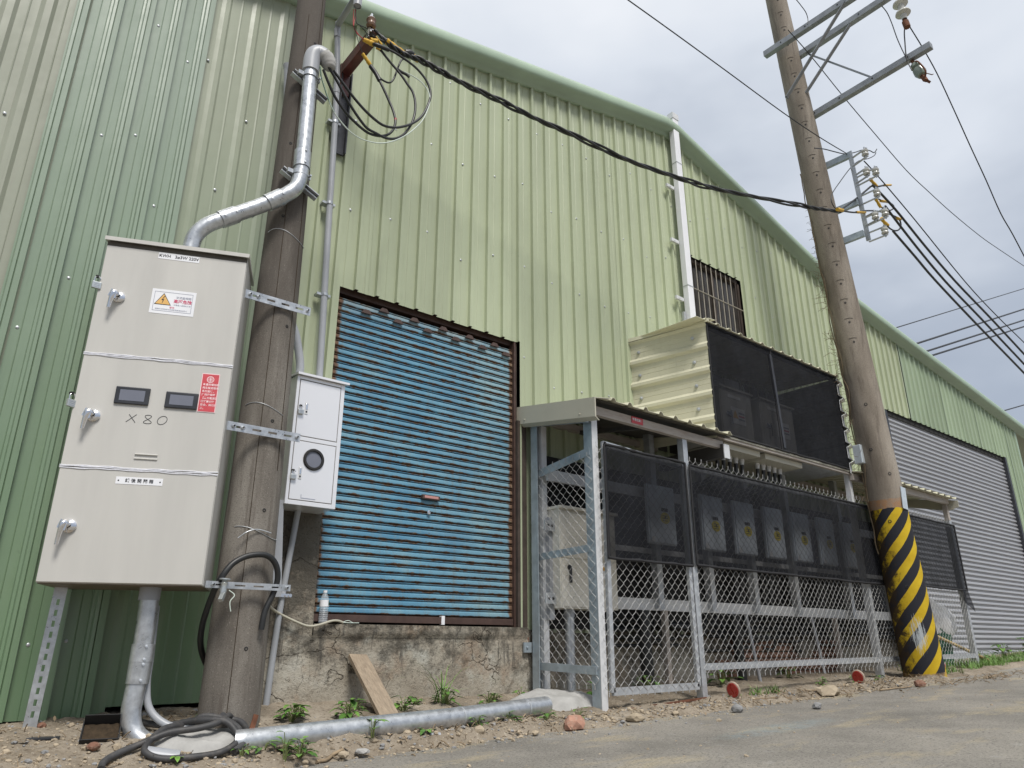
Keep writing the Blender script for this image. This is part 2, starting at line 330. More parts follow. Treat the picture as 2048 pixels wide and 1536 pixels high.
def m_concrete_pole(name,stripes=False):
    m,t,b,P=base(name,.85,0,.3)
    oc=N(t,'ShaderNodeTexCoord').outputs['Object']
    n=noi(t,P,2.0,5,.6,(2,2,.5)); col=ramp(t,n,[(.3,(.16,.135,.108)),(.5,(.25,.215,.175)),(.72,(.36,.32,.27))] if stripes else [(.3,(.11,.097,.083)),(.5,(.18,.163,.142)),(.72,(.28,.26,.23))])
    g=noi(t,P,150,4,.75); col=mix(t,ramp(t,g,[(.36,.62),(.5,0.0)]),col,(.075,.065,.055))
    g2=noi(t,P,120,2,.6,None,(4,4,4)); col=mix(t,ramp(t,g2,[(.62,0.0),(.72,.4)]),col,(.46,.42,.37))
    st=noi(t,P,7,6,.7,(2.5,2.5,.18),(1,5,2)); col=mix(t,ramp(t,st,[(.54,0.0),(.72,.7)]),col,(.07,.055,.045))
    sh=N(t,'ShaderNodeSeparateXYZ'); t.links.new(oc,sh.inputs[0])     # old algae stain, heavier on the upper shaft
    al=mth(t,'ADD',mth(t,'DIVIDE',sh.outputs[2],6.0 if not stripes else 40.0),mth(t,'MULTIPLY',noi(t,P,3.5,6,.65,(2,2,.4),(2,2,2)),.7)); col=mix(t,ramp(t,al,[(.62,0.0),(.95,.75)]),col,(.07,.059,.05))
    if stripes:
        so=N(t,'ShaderNodeSeparateXYZ'); t.links.new(oc,so.inputs[0])
        ang=mth(t,'ARCTAN2',so.outputs[1],so.outputs[0])
        ph=mth(t,'SUBTRACT',mth(t,'DIVIDE',so.outputs[2],.285),mth(t,'MULTIPLY',ang,5/(2*math.pi)))
        wob=mth(t,'MULTIPLY_ADD',noi(t,P,6,3),.08,-.04)
        fr=mth(t,'FRACT',mth(t,'ADD',mth(t,'ADD',ph,wob),STRIPE_PHASE+20))
        yel=ramp(t,fr,[(0.0,0.0),(.015,1.0),(.47,1.0),(.485,0.0)])
        yc=ramp(t,noi(t,P,5,5,.65),[(.3,(.46,.30,.012)),(.7,(.62,.44,.025))])
        pc=mix(t,yel,(.022,.023,.03),yc)
        # grime on the street side away from the camera and scuffs
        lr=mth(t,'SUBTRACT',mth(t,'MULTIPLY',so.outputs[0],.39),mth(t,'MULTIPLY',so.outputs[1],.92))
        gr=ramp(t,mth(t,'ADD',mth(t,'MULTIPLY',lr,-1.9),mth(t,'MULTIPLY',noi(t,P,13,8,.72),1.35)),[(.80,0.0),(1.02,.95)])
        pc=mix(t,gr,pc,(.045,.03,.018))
        ch=noi(t,P,26,8,.75,(1,1,.7),(6,2,1)); pc=mix(t,ramp(t,ch,[(.66,0.0),(.70,.9)]),pc,(.10,.085,.07))
        # white scrape marks low on the front
        dx=mth(t,'DIVIDE',mth(t,'SUBTRACT',lr,.03),.13); dz=mth(t,'DIVIDE',mth(t,'SUBTRACT',so.outputs[2],.72),.30)
        soft=ramp(t,mth(t,'ADD',mth(t,'MULTIPLY',dx,dx),mth(t,'MULTIPLY',dz,dz)),[(.1,.30),(1.0,0.0)])
        front=mth(t,'LESS_THAN',so.outputs[0],-.03)
        sc=ramp(t,mth(t,'ADD',noi(t,oc,34,6,.75,(2.6,2.6,.16)),soft),[(.74,0.0),(.80,.85)])
        pc=mix(t,mth(t,'MULTIPLY',front,sc),pc,(.50,.54,.56))
        topw=mth(t,'MULTIPLY_ADD',noi(t,P,9,4),.05,-.025)
        pm=mth(t,'LESS_THAN',mth(t,'ADD',so.outputs[2],topw),STRIPE_TOP)
        ob=mth(t,'MULTIPLY',mth(t,'LESS_THAN',mth(t,'ADD',so.outputs[2],topw),STRIPE_TOP+.11),ramp(t,noi(t,P,11,6,.7),[(.4,.75),(.6,.25)]))
        col=mix(t,ob,col,(.36,.17,.06)); col=mix(t,pm,col,pc)
        low=mth(t,'MULTIPLY',mth(t,'LESS_THAN',so.outputs[2],.32),ramp(t,noi(t,P,14,6,.7),[(.35,.9),(.65,.1)])); col=mix(t,low,col,(.33,.22,.11))
    t.links.new(col,b.inputs['Base Color'])
    bump(t,b,mth(t,'ADD',g,mth(t,'MULTIPLY',n,.8)),.45 if not stripes else .35,.004); return m
STRIPE_PHASE=.12; STRIPE_TOP=2.13
MAT['pole']=m_concrete_pole('aged_pole_concrete'); MAT['pole_striped']=m_concrete_pole('striped_pole_concrete',True)
def m_plaster(name,dark):
    m,t,b,P=base(name,.92,0,.2)
    sx=N(t,'ShaderNodeSeparateXYZ'); t.links.new(P,sx.inputs[0]); X=sx.outputs[0]; Z=sx.outputs[2]
    n=noi(t,P,2.6,7,.62); col=ramp(t,n,[(.28,(.22,.19,.15)),(.45,(.32,.285,.23)),(.6,(.39,.36,.30)),(.75,(.47,.455,.40))])
    r=noi(t,P,3.3,5,.6,None,(8,1,3)); col=mix(t,ramp(t,r,[(.55,0.0),(.68,.5)]),col,(.28,.185,.12))
    w=noi(t,P,4.2,7,.66,(1,1,.8),(1,9,5)); col=mix(t,ramp(t,w,[(.56,0.0),(.68,.75)]),col,(.46,.46,.41))
    # lichen and soot: thick near the sill, ragged streaks below it
    tz=mth(t,'DIVIDE',mth(t,'SUBTRACT',Z,-.35),.5)
    l=mth(t,'ADD',mth(t,'MULTIPLY',noi(t,P,7,10,.78),1.0),mth(t,'MULTIPLY',tz,.19))
    col=mix(t,ramp(t,l,[(.57-dark,0.0),(.73-dark,.78)]),col,(.045,.042,.036))
    s=noi(t,P,7,6,.7,(2.4,1,.22),(3,0,0)); col=mix(t,mth(t,'MULTIPLY',ramp(t,s,[(.55,0.0),(.64,.8)]),ramp(t,tz,[(.15,0.0),(.5,1.0)])),col,(.075,.07,.062))
    pk=noi(t,P,60,4,.7); col=mix(t,ramp(t,pk,[(.33,.7),(.42,0.0)]),col,(.06,.055,.045))
    # hairline cracks
    v=N(t,'ShaderNodeTexVoronoi',feature='DISTANCE_TO_EDGE'); v.inputs['Scale'].default_value=2.3
    dv=N(t,'ShaderNodeVectorMath',operation='ADD'); nn=N(t,'ShaderNodeTexNoise'); nn.inputs['Scale'].default_value=5; nn.inputs['Detail'].default_value=5
    t.links.new(P,nn.inputs['Vector']); sc=N(t,'ShaderNodeVectorMath',operation='SCALE'); sc.inputs['Scale'].default_value=.3; t.links.new(nn.outputs['Color'],sc.inputs[0])
    t.links.new(P,dv.inputs[0]); t.links.new(sc.outputs[0],dv.inputs[1]); t.links.new(dv.outputs[0],v.inputs['Vector'])
    ck=mth(t,'MULTIPLY',ramp(t,v.outputs['Distance'],[(.0,1.0),(.009,0.0)]),ramp(t,noi(t,P,1.7,3,.5,None,(4,4,9)),[(.47,0.0),(.55,1.0)])); col=mix(t,mth(t,'MULTIPLY',ck,.7),col,(.08,.065,.05))
    t.links.new(col,b.inputs['Base Color'])
    bump(t,b,mth(t,'SUBTRACT',mth(t,'ADD',n,mth(t,'ADD',mth(t,'MULTIPLY',pk,.5),noi(t,P,22,8,.7))),ck),.9,.014); return m
MAT['plaster']=m_plaster('weathered_plaster',.0); MAT['pier']=m_plaster('lichened_pier_plaster',-.015)
def m_dirt():
    m,t,b,P=base('dry_dirt',.95,0,.15)
    n=noi(t,P,2.2,6,.6); col=ramp(t,n,[(.3,(.165,.135,.10)),(.5,(.26,.22,.17)),(.7,(.35,.305,.245))])
    g=noi(t,P,38,6,.7); col=mix(t,ramp(t,g,[(.36,.75),(.46,0.0)]),col,(.10,.075,.05))
    g2=noi(t,P,55,4,.7,None,(3,1,2)); col=mix(t,ramp(t,g2,[(.60,0.0),(.68,.8)]),col,(.50,.45,.37))
    g3=noi(t,P,21,5,.7,None,(7,7,2)); col=mix(t,ramp(t,g3,[(.64,0.0),(.68,.6)]),col,(.26,.27,.27))
    t.links.new(col,b.inputs['Base Color']); bump(t,b,mth(t,'ADD',g,mth(t,'MULTIPLY',g2,.7)),.9,.012); return m
MAT['dirt']=m_dirt()
def m_road():
    m,t,b,P=base('worn_dusty_asphalt',.9,0,.2)
    n=noi(t,P,1.1,6,.62); col=ramp(t,n,[(.3,(.18,.17,.15)),(.5,(.245,.23,.203)),(.7,(.32,.298,.258))])
    d=noi(t,P,1.9,6,.65,(.55,1.4,1),(4,2,0)); col=mix(t,ramp(t,d,[(.53,0.0),(.70,.8)]),col,(.42,.355,.23))
    gy=noi(t,P,6,6,.65,None,(1,8,0)); col=mix(t,ramp(t,gy,[(.60,0.0),(.75,.55)]),col,(.36,.36,.35))
    g=noi(t,P,70,5,.75); col=mix(t,ramp(t,g,[(.38,.75),(.48,0.0)]),col,(.08,.074,.068))
    g2=noi(t,P,90,3,.7,None,(3,5,2)); col=mix(t,ramp(t,g2,[(.60,0.0),(.68,.65)]),col,(.48,.455,.41))
    # faint old blue paint smear
    sx=N(t,'ShaderNodeSeparateXYZ'); t.links.new(P,sx.inputs[0])
    bx=mth(t,'DIVIDE',mth(t,'SUBTRACT',sx.outputs[0],4.55),.75); by=mth(t,'DIVIDE',mth(t,'ADD',sx.outputs[1],2.12),.16)
    q=mth(t,'ADD',mth(t,'MULTIPLY',bx,bx),mth(t,'MULTIPLY',by,by))
    bf=mth(t,'MULTIPLY',ramp(t,q,[(.2,.28),(1.0,0.0)]),ramp(t,noi(t,P,12,6,.7),[(.4,0.0),(.55,1.0)])); col=mix(t,bf,col,(.20,.30,.34))
    t.links.new(col,b.inputs['Base Color']); bump(t,b,mth(t,'ADD',mth(t,'ADD',g,n),mth(t,'MULTIPLY',noi(t,P,160,3,.7),.6)),.9,.007); return m
MAT['road']=m_road()
def text(s,size,T,mat,parent,name,bold=0.0,align='CENTER'):
    c=bpy.data.curves.new(name,'FONT'); c.body=s; c.size=size; c.align_x=align; c.align_y='CENTER'; c.offset=bold; c.resolution_u=3; c.space_line=.95
    o=bpy.data.objects.new(name,c); COL.objects.link(o); bpy.context.view_layer.update()
    me=bpy.data.meshes.new_from_object(o.evaluated_get(bpy.context.evaluated_depsgraph_get()))
    COL.objects.unlink(o); bpy.data.objects.remove(o); bpy.data.curves.remove(c)
    off=ORG.get(parent.name,Vector()) if parent else Vector()
    for v in me.vertices: v.co=(T@v.co)-off
    me.materials.clear(); me.materials.append(mat)
    o=bpy.data.objects.new(name,me); COL.objects.link(o); o.parent=parent; ORG[o.name]=off; return o
def face_T(p,right=(1,0,0),up=(0,0,1)):
    r=Vector(right).normalized();u=Vector(up).normalized();n=r.cross(u)
    M=Matrix((r,u,n)).transposed().to_4x4(); M.translation=Vector(p); return M
# ================================================================ GROUND
def grid_mesh(name,xs,ys,zf,mat,kind):
    v=[(x,y,zf(x,y)) for y in ys for x in xs]; n=len(xs)
    f=[(j*n+i,j*n+i+1,(j+1)*n+i+1,(j+1)*n+i) for j in range(len(ys)-1) for i in range(n-1)]
    mb=MB(); mb.add(v,f,True); o=mb.build(name,mat); return tag(o,kind=kind)
grid_mesh('road',[-600,-40,-5]+[i*.7-5 for i in range(1,31)]+[40,600],[-600,-60,-12,-6,-3,-1.5,-.9,-.6],lambda x,y: road_z(x)-(.05 if y>-.8 else 0),MAT['road'],'structure')
grid_mesh('ground',[-600,-5,16,600],[-.6,30,600],lambda x,y: road_z(x)-.06,MAT['dirt'],'structure')
def verge_edge(X): return interp(X,[-4,.9,1.3,1.75,4.3,6.2,9,12,18],[-2.6,-2.3,-1.35,-1.10,-1.22,-1.30,-1.38,-1.22,-1.15])
def dirt_z(x,y,fine=True):
    e=verge_edge(x)+.10*noise.noise((x*1.7,y*1.7,3))+.05*noise.noise((x*6,y*6,9))
    q=(y-e)
    k=smooth((q+.10)/.22)
    h=-.035+.047*k+.035*math.exp(-((q-.13)/.10)**2)*(.6+.8*noise.noise((x*2.3,0,5)))*(1 if x>1.2 else .3)
    h+=.018*noise.noise((x*4,y*4,1))*k+(.016*noise.noise((x*11,y*11,2))+.011*noise.noise((x*27,y*27,4)))*k
    return ground_z(x,y)+h
xs=[-4+i*.12 for i in range(34)]+[.08+i*.03 for i in range(300)]+[9.08+i*.06 for i in range(150)]
ys=[-2.7+i*.1 for i in range(11)]+[-1.7+i*.028 for i in range(62)]+[.1,.3]
grid_mesh('dirt_verge',xs,ys,dirt_z,MAT['dirt'],'structure')

# ================================================================ WAREHOUSE
wh=thing('warehouse','long green corrugated metal warehouse with a low gabled roof','warehouse',(9,0,0))
RX=[-9,6.72,11.2,18.15,22]; RZ=[2.93,6.49,5.30,4.44,3.96]
def roof_z(x): return interp(x,RX,RZ)
CUTS=[1.06,1.93,2.262,4.13,6.99,8.13,11.95,17.27]
def wall_spans(x):          # vertical extents of cladding at x
    top=roof_z(x)+.02
    if x<1.06: return [(-.385,top)]
    if x<1.93: return [(-.335,top)]
    if x<2.262: return [(.80,top)]
    if x<4.13: return [(2.745,top)]
    if x<6.99: return [(.10,top)]
    if x<8.13: return [(.10,3.83),(4.735,top)]
    if x<11.95: return [(.10,top)]
    if x<17.27: return [(3.655,top)]
    return [(-.22,top)]
def profile(zone):
    if zone=='A': return .2,[(-.052,0),(-.024,-.020),(.016,-.020),(.040,0),(.09,0),(.096,-.004),(.102,0)]
    if zone=='B': return .2,[(-.056,0),(-.050,-.018),(-.037,-.020),(-.031,-.046),(-.014,-.048),(-.010,-.038),(-.006,-.048),(.026,-.048),(.034,0),(.092,0),(.096,-.004),(.100,0)]
    if zone=='S': return .235,[(-.05,0),(-.02,-.011),(.012,-.011),(.028,0),(.10,0),(.11,-.004),(.12,0)]
    if zone=='C': return .193,[(-.023,0),(-.018,-.033),(.011,-.033),(.018,0),(.072,0),(.078,-.004),(.084,0)]
    return .193,[(-.038,0),(-.024,-.030),(.014,-.030),(.028,0)]
def sheet(x0,x1,zone,phase,mat,off):
    per,pr=profile(zone); xs=set([x0,x1]); prof={}
    k=math.floor((x0-phase)/per)-1
    while phase+k*per<x1+per:
        for dx,dy in pr:
            x=phase+k*per+dx
            if x0<=x<=x1: prof[round(x,5)]=dy
        k+=1
    for c in CUTS:
        if x0<c<x1: xs.add(c)
    if x0<6.72<x1: xs.add(6.72)
    pts=sorted(set(prof)|set(round(x,5) for x in xs)); full=sorted(prof.items())
    def yy(x):
        if not full: return 0
        return interp(x,[a for a,_ in full],[b for _,b in full])
    mb=MB()
    for i in range(len(pts)-1):
        a,b=pts[i],pts[i+1]
        for (zb,zt),(zb2,zt2) in zip(wall_spans(a+1e-4),wall_spans(b-1e-4)):
            mb.add([(a,yy(a)+off,zb),(b,yy(b)+off,zb2),(b,yy(b)+off,zt2),(a,yy(a)+off,zt)],[(0,1,2,3)])
    o=mb.build('cladding_sheet',mat,wh); return o
x=-9.0; i=0
while x<-.60: sheet(x,x+.84,'A',-.045,MAT['clad_beige'],0); x+=.84; i+=1
sheet(x,.118,'A',-.045,MAT['clad_beige'],0)
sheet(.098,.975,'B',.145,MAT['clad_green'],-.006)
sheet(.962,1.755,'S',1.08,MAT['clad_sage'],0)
x=1.745; i=0
while x<12.85:
    x1=min(x+.772,12.87); sheet(x,x1+.02,'C',2.015,MAT['clad_pale'] if x>1.8 else MAT['clad_pale'],-.004 if i%2 else 0); x+=.772; i+=1
x=12.87
while x<18.1:
    x1=min(x+.772,18.15); sheet(x,min(x1+.02,18.15),'D',12.9,MAT['clad_mint'],-.004 if i%2 else 0); x+=.772; i+=1
# screws
mb=MB(); random.seed(4)
def screw(x,z,y=-.024): mb.lathe([(.011,0),(.011,.004),(.006,.007),(.0,.008)],(x,y,z),(0,-1,0),6)
for zz_ in (.6,1.55,2.5,3.5,4.5,5.4):
    for k in range(0,62):
        xx=2.09+.193*2*k+(.193 if int(zz_*2)%2 else 0)
        if xx<18 and any(a+.1<zz_<b-.2 for a,b in wall_spans(xx)): screw(xx+random.uniform(-.01,.01),zz_+random.uniform(-.12,.12),-.003)
for xx,zz_ in ((.2,1.0),(.42,2.2),(.42,3.3),(.62,3.4),(.82,2.9),(.22,1.8),(.62,4.4),(.86,4.2),(1.0,4.3),(1.02,2.6),(1.2,3.2),(1.35,3.9),(1.3,2.6),(1.5,3.1),(.25,-.15),(.62,.0),(.8,.02),(-.12,3.2)): screw(xx,zz_,-.004)
mb.build('screw',MAT['galv'],wh)['kind']='stuff'
# fascia and roof
sec=[(0.0,-.055),(-.05,-.06),(-.055,.0),(-.15,.0),(-.17,.045),(-.165,.11),(-.13,.175),(-.06,.235),(.05,.265),(.2,.275)]
mb=MB(); xs=[-9,0,3,6.60,6.72,6.84,9,10.9,11.2,11.5,14,18.15,22]
vs=[]
for x in xs:
    z=roof_z(x)-(.025 if x==6.72 else 0)-(.0 if x!=11.2 else 0)
    for y,dz in sec: vs.append((x,y,z+dz))
n=len(sec); mb.add(vs,[(i*n+j,(i+1)*n+j,(i+1)*n+j+1,i*n+j+1) for i in range(len(xs)-1) for j in range(n-1)],True)
mb.build('eave_fascia',MAT['trim_green'],wh)
mb=MB(); vs=[]
for x in xs:
    vs+=[(x,.2,roof_z(x)+.273),(x,14,roof_z(x)+.273),(x,.2,roof_z(x)+.21),(x,14,roof_z(x)+.21)]
mb.add(vs,[f for i in range(len(xs)-1) for f in ((i*4,i*4+4,i*4+5,i*4+1),(i*4+2,i*4+3,i*4+7,i*4+6))])
mb.build('roof',MAT['trim_green'],wh)
mb=MB()
mb.add([(-9,0,-.6),(-9,14,-.6),(-9,14,2.9),(-9,0,2.9)],[(0,1,2,3)]); mb.add([(18.15,.02,-.4),(18.15,14,-.4),(18.15,14,4.5),(18.15,.02,4.5)],[(0,1,2,3)])
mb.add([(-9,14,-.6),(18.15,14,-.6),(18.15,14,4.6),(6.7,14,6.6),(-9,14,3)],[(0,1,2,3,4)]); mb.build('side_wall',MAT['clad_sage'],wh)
MB().box(18.10,18.19,-.035,.06,-.22,4.42).build('corner_trim',MAT['trim_green'],wh)
mb=MB(); mb.bar((18.2,.35,3.95),(22,.35,3.5),.12,.16); mb.bar((18.2,1.6,4.0),(22,1.6,3.55),.12,.16); mb.build('eave_beam',MAT['brown_paint'],wh)
mb=MB(); mb.box(21.6,21.75,.3,.45,-.2,3.6); mb.build('post',MAT['trim_green'],wh)
# dark inner lining so no light leaks through the openings
mb=MB(); mb.box(-8.9,18,.35,.4,-.6,5.0); mb.build('lining',MAT['dark_inside'],wh)
# ---- plinth wall with broken plaster, and the pier beside the shutter
def plaster_face(x0,x1,z0f,z1,y0,mat,name,relief,step=.022):
    nx=int((x1-x0)/step)+1; nzv=int((z1+.55)/step)+1; vs=[]
    for j in range(nzv):
        for i in range(nx):
            x=x0+(x1-x0)*i/(nx-1); z=-.55+(z1+.55)*j/(nzv-1)
            d=relief(x,z)+.004*noise.noise((x*9,z*9,1))+.003*noise.noise((x*26,z*26,6))
            vs.append((x,y0-d,z))
    f=[(j*nx+i,j*nx+i+1,(j+1)*nx+i+1,(j+1)*nx+i) for j in range(nzv-1) for i in range(nx-1)]
    mb=MB(); mb.add(vs,f,True)
    mb.add([(x0,y0,z1),(x1,y0,z1),(x1,.3,z1),(x0,.3,z1),(x0,y0,-.55),(x1,y0,-.55),(x1,.3,-.55),(x0,.3,-.55)],[(0,1,2,3),(0,3,7,4),(1,5,6,2)])
    return mb.build(name,mat,wh)
def plinth_relief(x,z):
    d=.012
    t=.055+.02*noise.noise((x*3,0,4))+.012*noise.noise((x*11,0,8))      # ragged lower edge of the sill course
    if z>t: d+=.022*smooth((z-t)/.012)
    # plaster fallen off near the right-hand lower corner and at the upper right
    e=(x-3.62)*.9-(z+.40)*1.0+.08*noise.noise((x*6,z*6,2))
    d-=.014*smooth((e-.27)/.02)
    b=smooth((x-3.86+.1*noise.noise((x*8,z*8,3)))/.05)*smooth((z-.03)/.03)
    d-=.016*b
    return d
plinth=plaster_face(2.262,4.205,None,.138,-.03,MAT['plaster'],'plinth_wall',plinth_relief)
pier=plaster_face(1.915,2.262,None,.93,-.045,MAT['pier'],'pier',lambda x,z:.006*noise.noise((x*5,z*5,3)))
random.seed(11)
brick_me=None
def brick(x,y,z,par,w=.2,h=.06):
    global brick_me
    if brick_me is None:
        o=MB().box(-.098,.098,-.05,.05,-.028,.028,.006).build('brick',MAT['brick'],None,(0,0,0)); brick_me=o.data; COL.objects.unlink(o); bpy.data.objects.remove(o)
    o=bpy.data.objects.new('brick',brick_me); COL.objects.link(o); o.parent=par; o.location=Vector((x,y,z))-ORG[par.name]; o.rotation_euler=(random.uniform(-.02,.02),random.uniform(-.015,.015),random.uniform(-.03,.03)); o.scale=(w/.2,1,h/.06); return o
for bx,bz in ((3.96,.098),(4.12,.098),(4.04,.036),(4.165,.036)): brick(bx,.026,bz,plinth,.13 if bx>4.1 else .2)
# wall base inside the cage: plastered brick
rear=plaster_face(4.205,11.95,None,.12,-.02,MAT['plaster'],'rear_plinth',lambda x,z:.01*noise.noise((x*4,z*4,7))-.02*smooth((noise.noise((x*1.1,z*2,9))-.05)/.1),.035)
for r_ in range(6):
    for k in range(12):
        bx=6.9+k*.205+(.1 if r_%2 else 0); bz=-.31+r_*.068
        if noise.noise((bx*1.1,bz*2,2))>-.18: brick(bx,-.012,bz,rear)
MB().box(11.9,18.4,-.12,.3,-.5,-.165).build('threshold',MAT['mortar'],wh)
# ---- blue roller shutter
bs=MB(); bs.box(2.20,2.268,.028,.08,.14,2.74); bs.box(4.085,4.104,-.004,.08,.13,2.74); bs.box(2.20,4.13,.05,.35,2.715,2.80); sh=bs.build('roller_shutter',MAT['brown_paint'],wh)
MB().box(4.106,4.128,.01,.06,1.95,2.74).build('jamb_board',MAT['brown_dark'],sh); MB().box(4.10,4.205,-.036,-.001,.14,1.95).build('jamb_board',MAT['brown_dark'],sh)
mb=MB(); mb.box(2.268,3.345,-.008,.05,.155,.205); mb.box(3.375,4.072,-.006,.05,.155,.205); mb.build('bottom_rail',MAT['brown_paint'],sh)
MB().box(3.345,3.375,-.012,.02,.148,.214).build('rail_joint',MAT['white_plate'],sh)
def slat_bm(x0,x1,h,yb,depth,roll):
    mb=MB(); pr=[(0+yb,-h/2),(.003+yb,-h/2+.002)]
    K=7
    g=h*roll                                    # curl between two slats: groove, thin bead, groove
    pr=[(yb+.016,-h/2),(yb+.016,-h/2+.10*g)]
    z0=-h/2+.12*g; z1=h/2-.88*g
    for i in range(K+1):
        t=i/K; pr.append((yb+.003-depth*min(1,1.25*math.sin(math.pi*t)**.45)+depth*.35*t,z0+(z1-z0)*t))
    pr+=[(yb+.016,h/2-.80*g),(yb+.016,h/2-.60*g),(yb+.001,h/2-.50*g),(yb+.0,h/2-.32*g),(yb+.016,h/2-.22*g),(yb+.016,h/2)]
    vs=[(x,y,z) for x in (x0,x1) for y,z in pr]; n=len(pr)
    mb.add(vs,[(i,i+n,i+n+1,i+1) for i in range(n-1)],False); return mb
p=.0615; zs=.243; first=None; k=0
while zs+k*p<2.70:
    if first is None:
        first=slat_bm(-.91,.912,p,.03,.009,.39).build('slat',MAT['blue'],sh,(0,0,0)); first.location=Vector((3.175,0,zs))-ORG[sh.name]
    else: copy_under(first,sh,(0,0,k*p))
    k+=1
# handle, lock and hooks
mb=MB(); mb.box(3.13,3.30,-.006,.03,1.112,1.150,.006); hd=mb.build('handle',MAT['brown_paint'],sh)
mb=MB(); mb.box(3.148,3.282,-.009,.01,1.120,1.142,.004); mb.build('handle_cup',MAT['pinkmetal'],sh)
mb=MB(); mb.lathe([(.017,0),(.017,.006),(.009,.008),(.009,.004),(0,.004)],(3.205,.012,1.01),(0,-1,0),14); mb.build('lock',MAT['chrome'],sh)
for row,(z0,xs_) in enumerate(((2.60,[2.52,2.82,3.12,3.42,3.72,4.0]),(2.66,[2.68,2.98,3.28,3.57,3.86]))):
    for xx in xs_:
        mb=MB(); mb.prism([(xx-.05,-.0,z0-.022),(xx+.05,-.0,z0-.022),(xx+.022,-.0,z0+.012),(xx-.022,-.0,z0+.012)],(0,.02,0)); mb.build('wind_hook',MAT['brown_paint'],sh)
# ---- silver roller shutter
sv=MB().box(11.95,12.04,.0,.08,-.17,3.66).build('silver_roller_shutter',MAT['dark_steel'],wh); MB().box(17.18,17.27,-.02,.08,-.17,3.66).build('guide_rail',MAT['dark_steel'],sv)
MB().box(12.0,17.25,.02,.3,3.58,3.70).build('lintel_box',MAT['dark_inside'],sv)
p=.079; first=None; k=0
while -.10+k*p<3.62:
    if first is None:
        first=slat_bm(-2.57,2.57,p,.045,.018,.36).build('slat',MAT['silver_slat'],sv,(0,0,0)); first.location=Vector((14.61,0,-.10))-ORG[sv.name]
    else: copy_under(first,sv,(0,0,k*p))
    k+=1
MB().box(12.04,17.18,.0,.06,-.165,-.135).build('bottom_rail',MAT['galv'],sv)
# ---- barred window
wf=MB()
for a in ((6.99,7.03,.03,.10,3.83,4.735),(8.09,8.13,.03,.10,3.83,4.735),(6.99,8.13,.03,.10,4.69,4.735),(6.99,8.13,.03,.10,3.83,3.87),(7.52,7.57,.05,.10,3.87,4.69)): wf.box(*a)
win=wf.build('window',MAT['brown_dark'],wh)
MB().box(6.95,8.35,-.075,.03,3.745,3.832).build('sill',MAT['trim_green'],win)
for a,b in ((7.03,7.52),(7.57,8.09)): MB().box(a,b,.075,.082,3.87,4.69).build('pane',MAT['pane'],win)
for k in range(10):
    xx=7.045+k*.1075; MB().cyl((xx,.012,3.835),(xx,.012,4.73),.0065,8).build('bar',MAT['tan_bar'] if k%9 else MAT['brown_dark'],win)
MB().cyl((6.99,.002,4.28),(8.13,.002,4.28),.0065,8).build('bar',MAT['tan_bar'],win)
MB().box(7.60,8.05,.13,.14,3.88,4.68).build('curtain',MAT['curtain'],win)
# ---- white downpipe up to the ridge
dp_=MB(); dp_.box(6.715,6.825,-.155,-.075,3.56,6.74,.006); dp=dp_.build('downpipe',MAT['trim_cream'] if 0 else MAT['white_plate'],wh)
MB().box(6.707,6.833,-.162,-.068,6.66,6.75).build('pipe_cap',MAT['galv_white'],dp)
for zz_ in (5.95,4.15): MB().box(6.712,6.828,-.158,-.072,zz_,zz_+.012).build('pipe_seam',MAT['galv'],dp)
for zz_ in (5.55,4.75,3.95): 
    mb=MB(); mb.box(6.56,6.70,-.09,-.06,zz_,zz_+.045); mb.box(6.60,6.63,-.094,-.06,zz_+.012,zz_+.03); mb.build('pipe_bracket',MAT['galv_white'],dp)
mb=MB(); mb.box(6.66,6.70,-.10,-.07,3.45,3.80); mb.build('pipe_bracket',MAT['galv'],dp)
# ================================================================ POLES
def pole(name,label,basep,topp,r0,r1,mat):
    b=Vector(basep); d=(Vector(topp)-b); L=d.length
    t=thing(name,label,'utility pole',b)
    mb=MB(); K=40; pr=[(r0+(r1-r0)*i/K,L*i/K) for i in range(K+1)]
    mb.lathe(pr,(0,0,0),(0,0,1),40); o=mb.build('shaft',mat,None,(0,0,0)); o.parent=t
    o.rotation_euler=d.to_track_quat('Z','Y').to_euler()
    # keep local x/y close to world x/y
    q=Vector((0,0,1)).rotation_difference(d.normalized()); o.rotation_euler=q.to_euler(); return t,o,(lambda z: b+d*((z-b.z)/d.z)),(lambda z: r0+(r1-r0)*((z-b.z)/d.z))
lp,lps,LC,LR=pole('utility_pole','short grey concrete pole with embossed seams between the big and the small meter cabinet',(1.572,-.58,-.62),(1.535,-.58,8.4),.168,.045+.02,MAT['pole'])
rp_,rps,RC,RR=pole('utility_pole','tall leaning concrete pole with black and yellow stripes round its foot',(9.16,-1.1,-.60),(8.02,-1.1,10.4),.222,.128,MAT['pole_striped'])
def on_pole(C,Rf,z,deg,out=0): 
    c=C(z); r=Rf(z)+out; a=R(deg); return c+Vector((math.cos(a)*r,math.sin(a)*r,0)),Vector((math.cos(a),math.sin(a),0))
mb=MB()
for z,deg in ((3.35,236),(2.75,240),(2.1,268),(1.95,285),(1.3,272),(.75,275),(-.02,268),(4.3,282),(3.9,240)):
    p,n=on_pole(LC,LR,z,deg,-.004); mb.lathe([(.011,0),(.011,.006),(.006,.007)],p,n,8)
mb.build('bolt_hole',MAT['black'],lp)['kind']='stuff'
mb=MB()
for a in (-1,1):
    pts=[on_pole(LC,LR,z,262+a*0+14*math.sin(z*2+a),.0015)[0] for z in [.1+i*.12 for i in range(40)]]
pts=[on_pole(LC,LR,z,300,.001)[0] for z in [1.0+i*.15 for i in range(28)]]; mb.tube(pts,.0022,5)
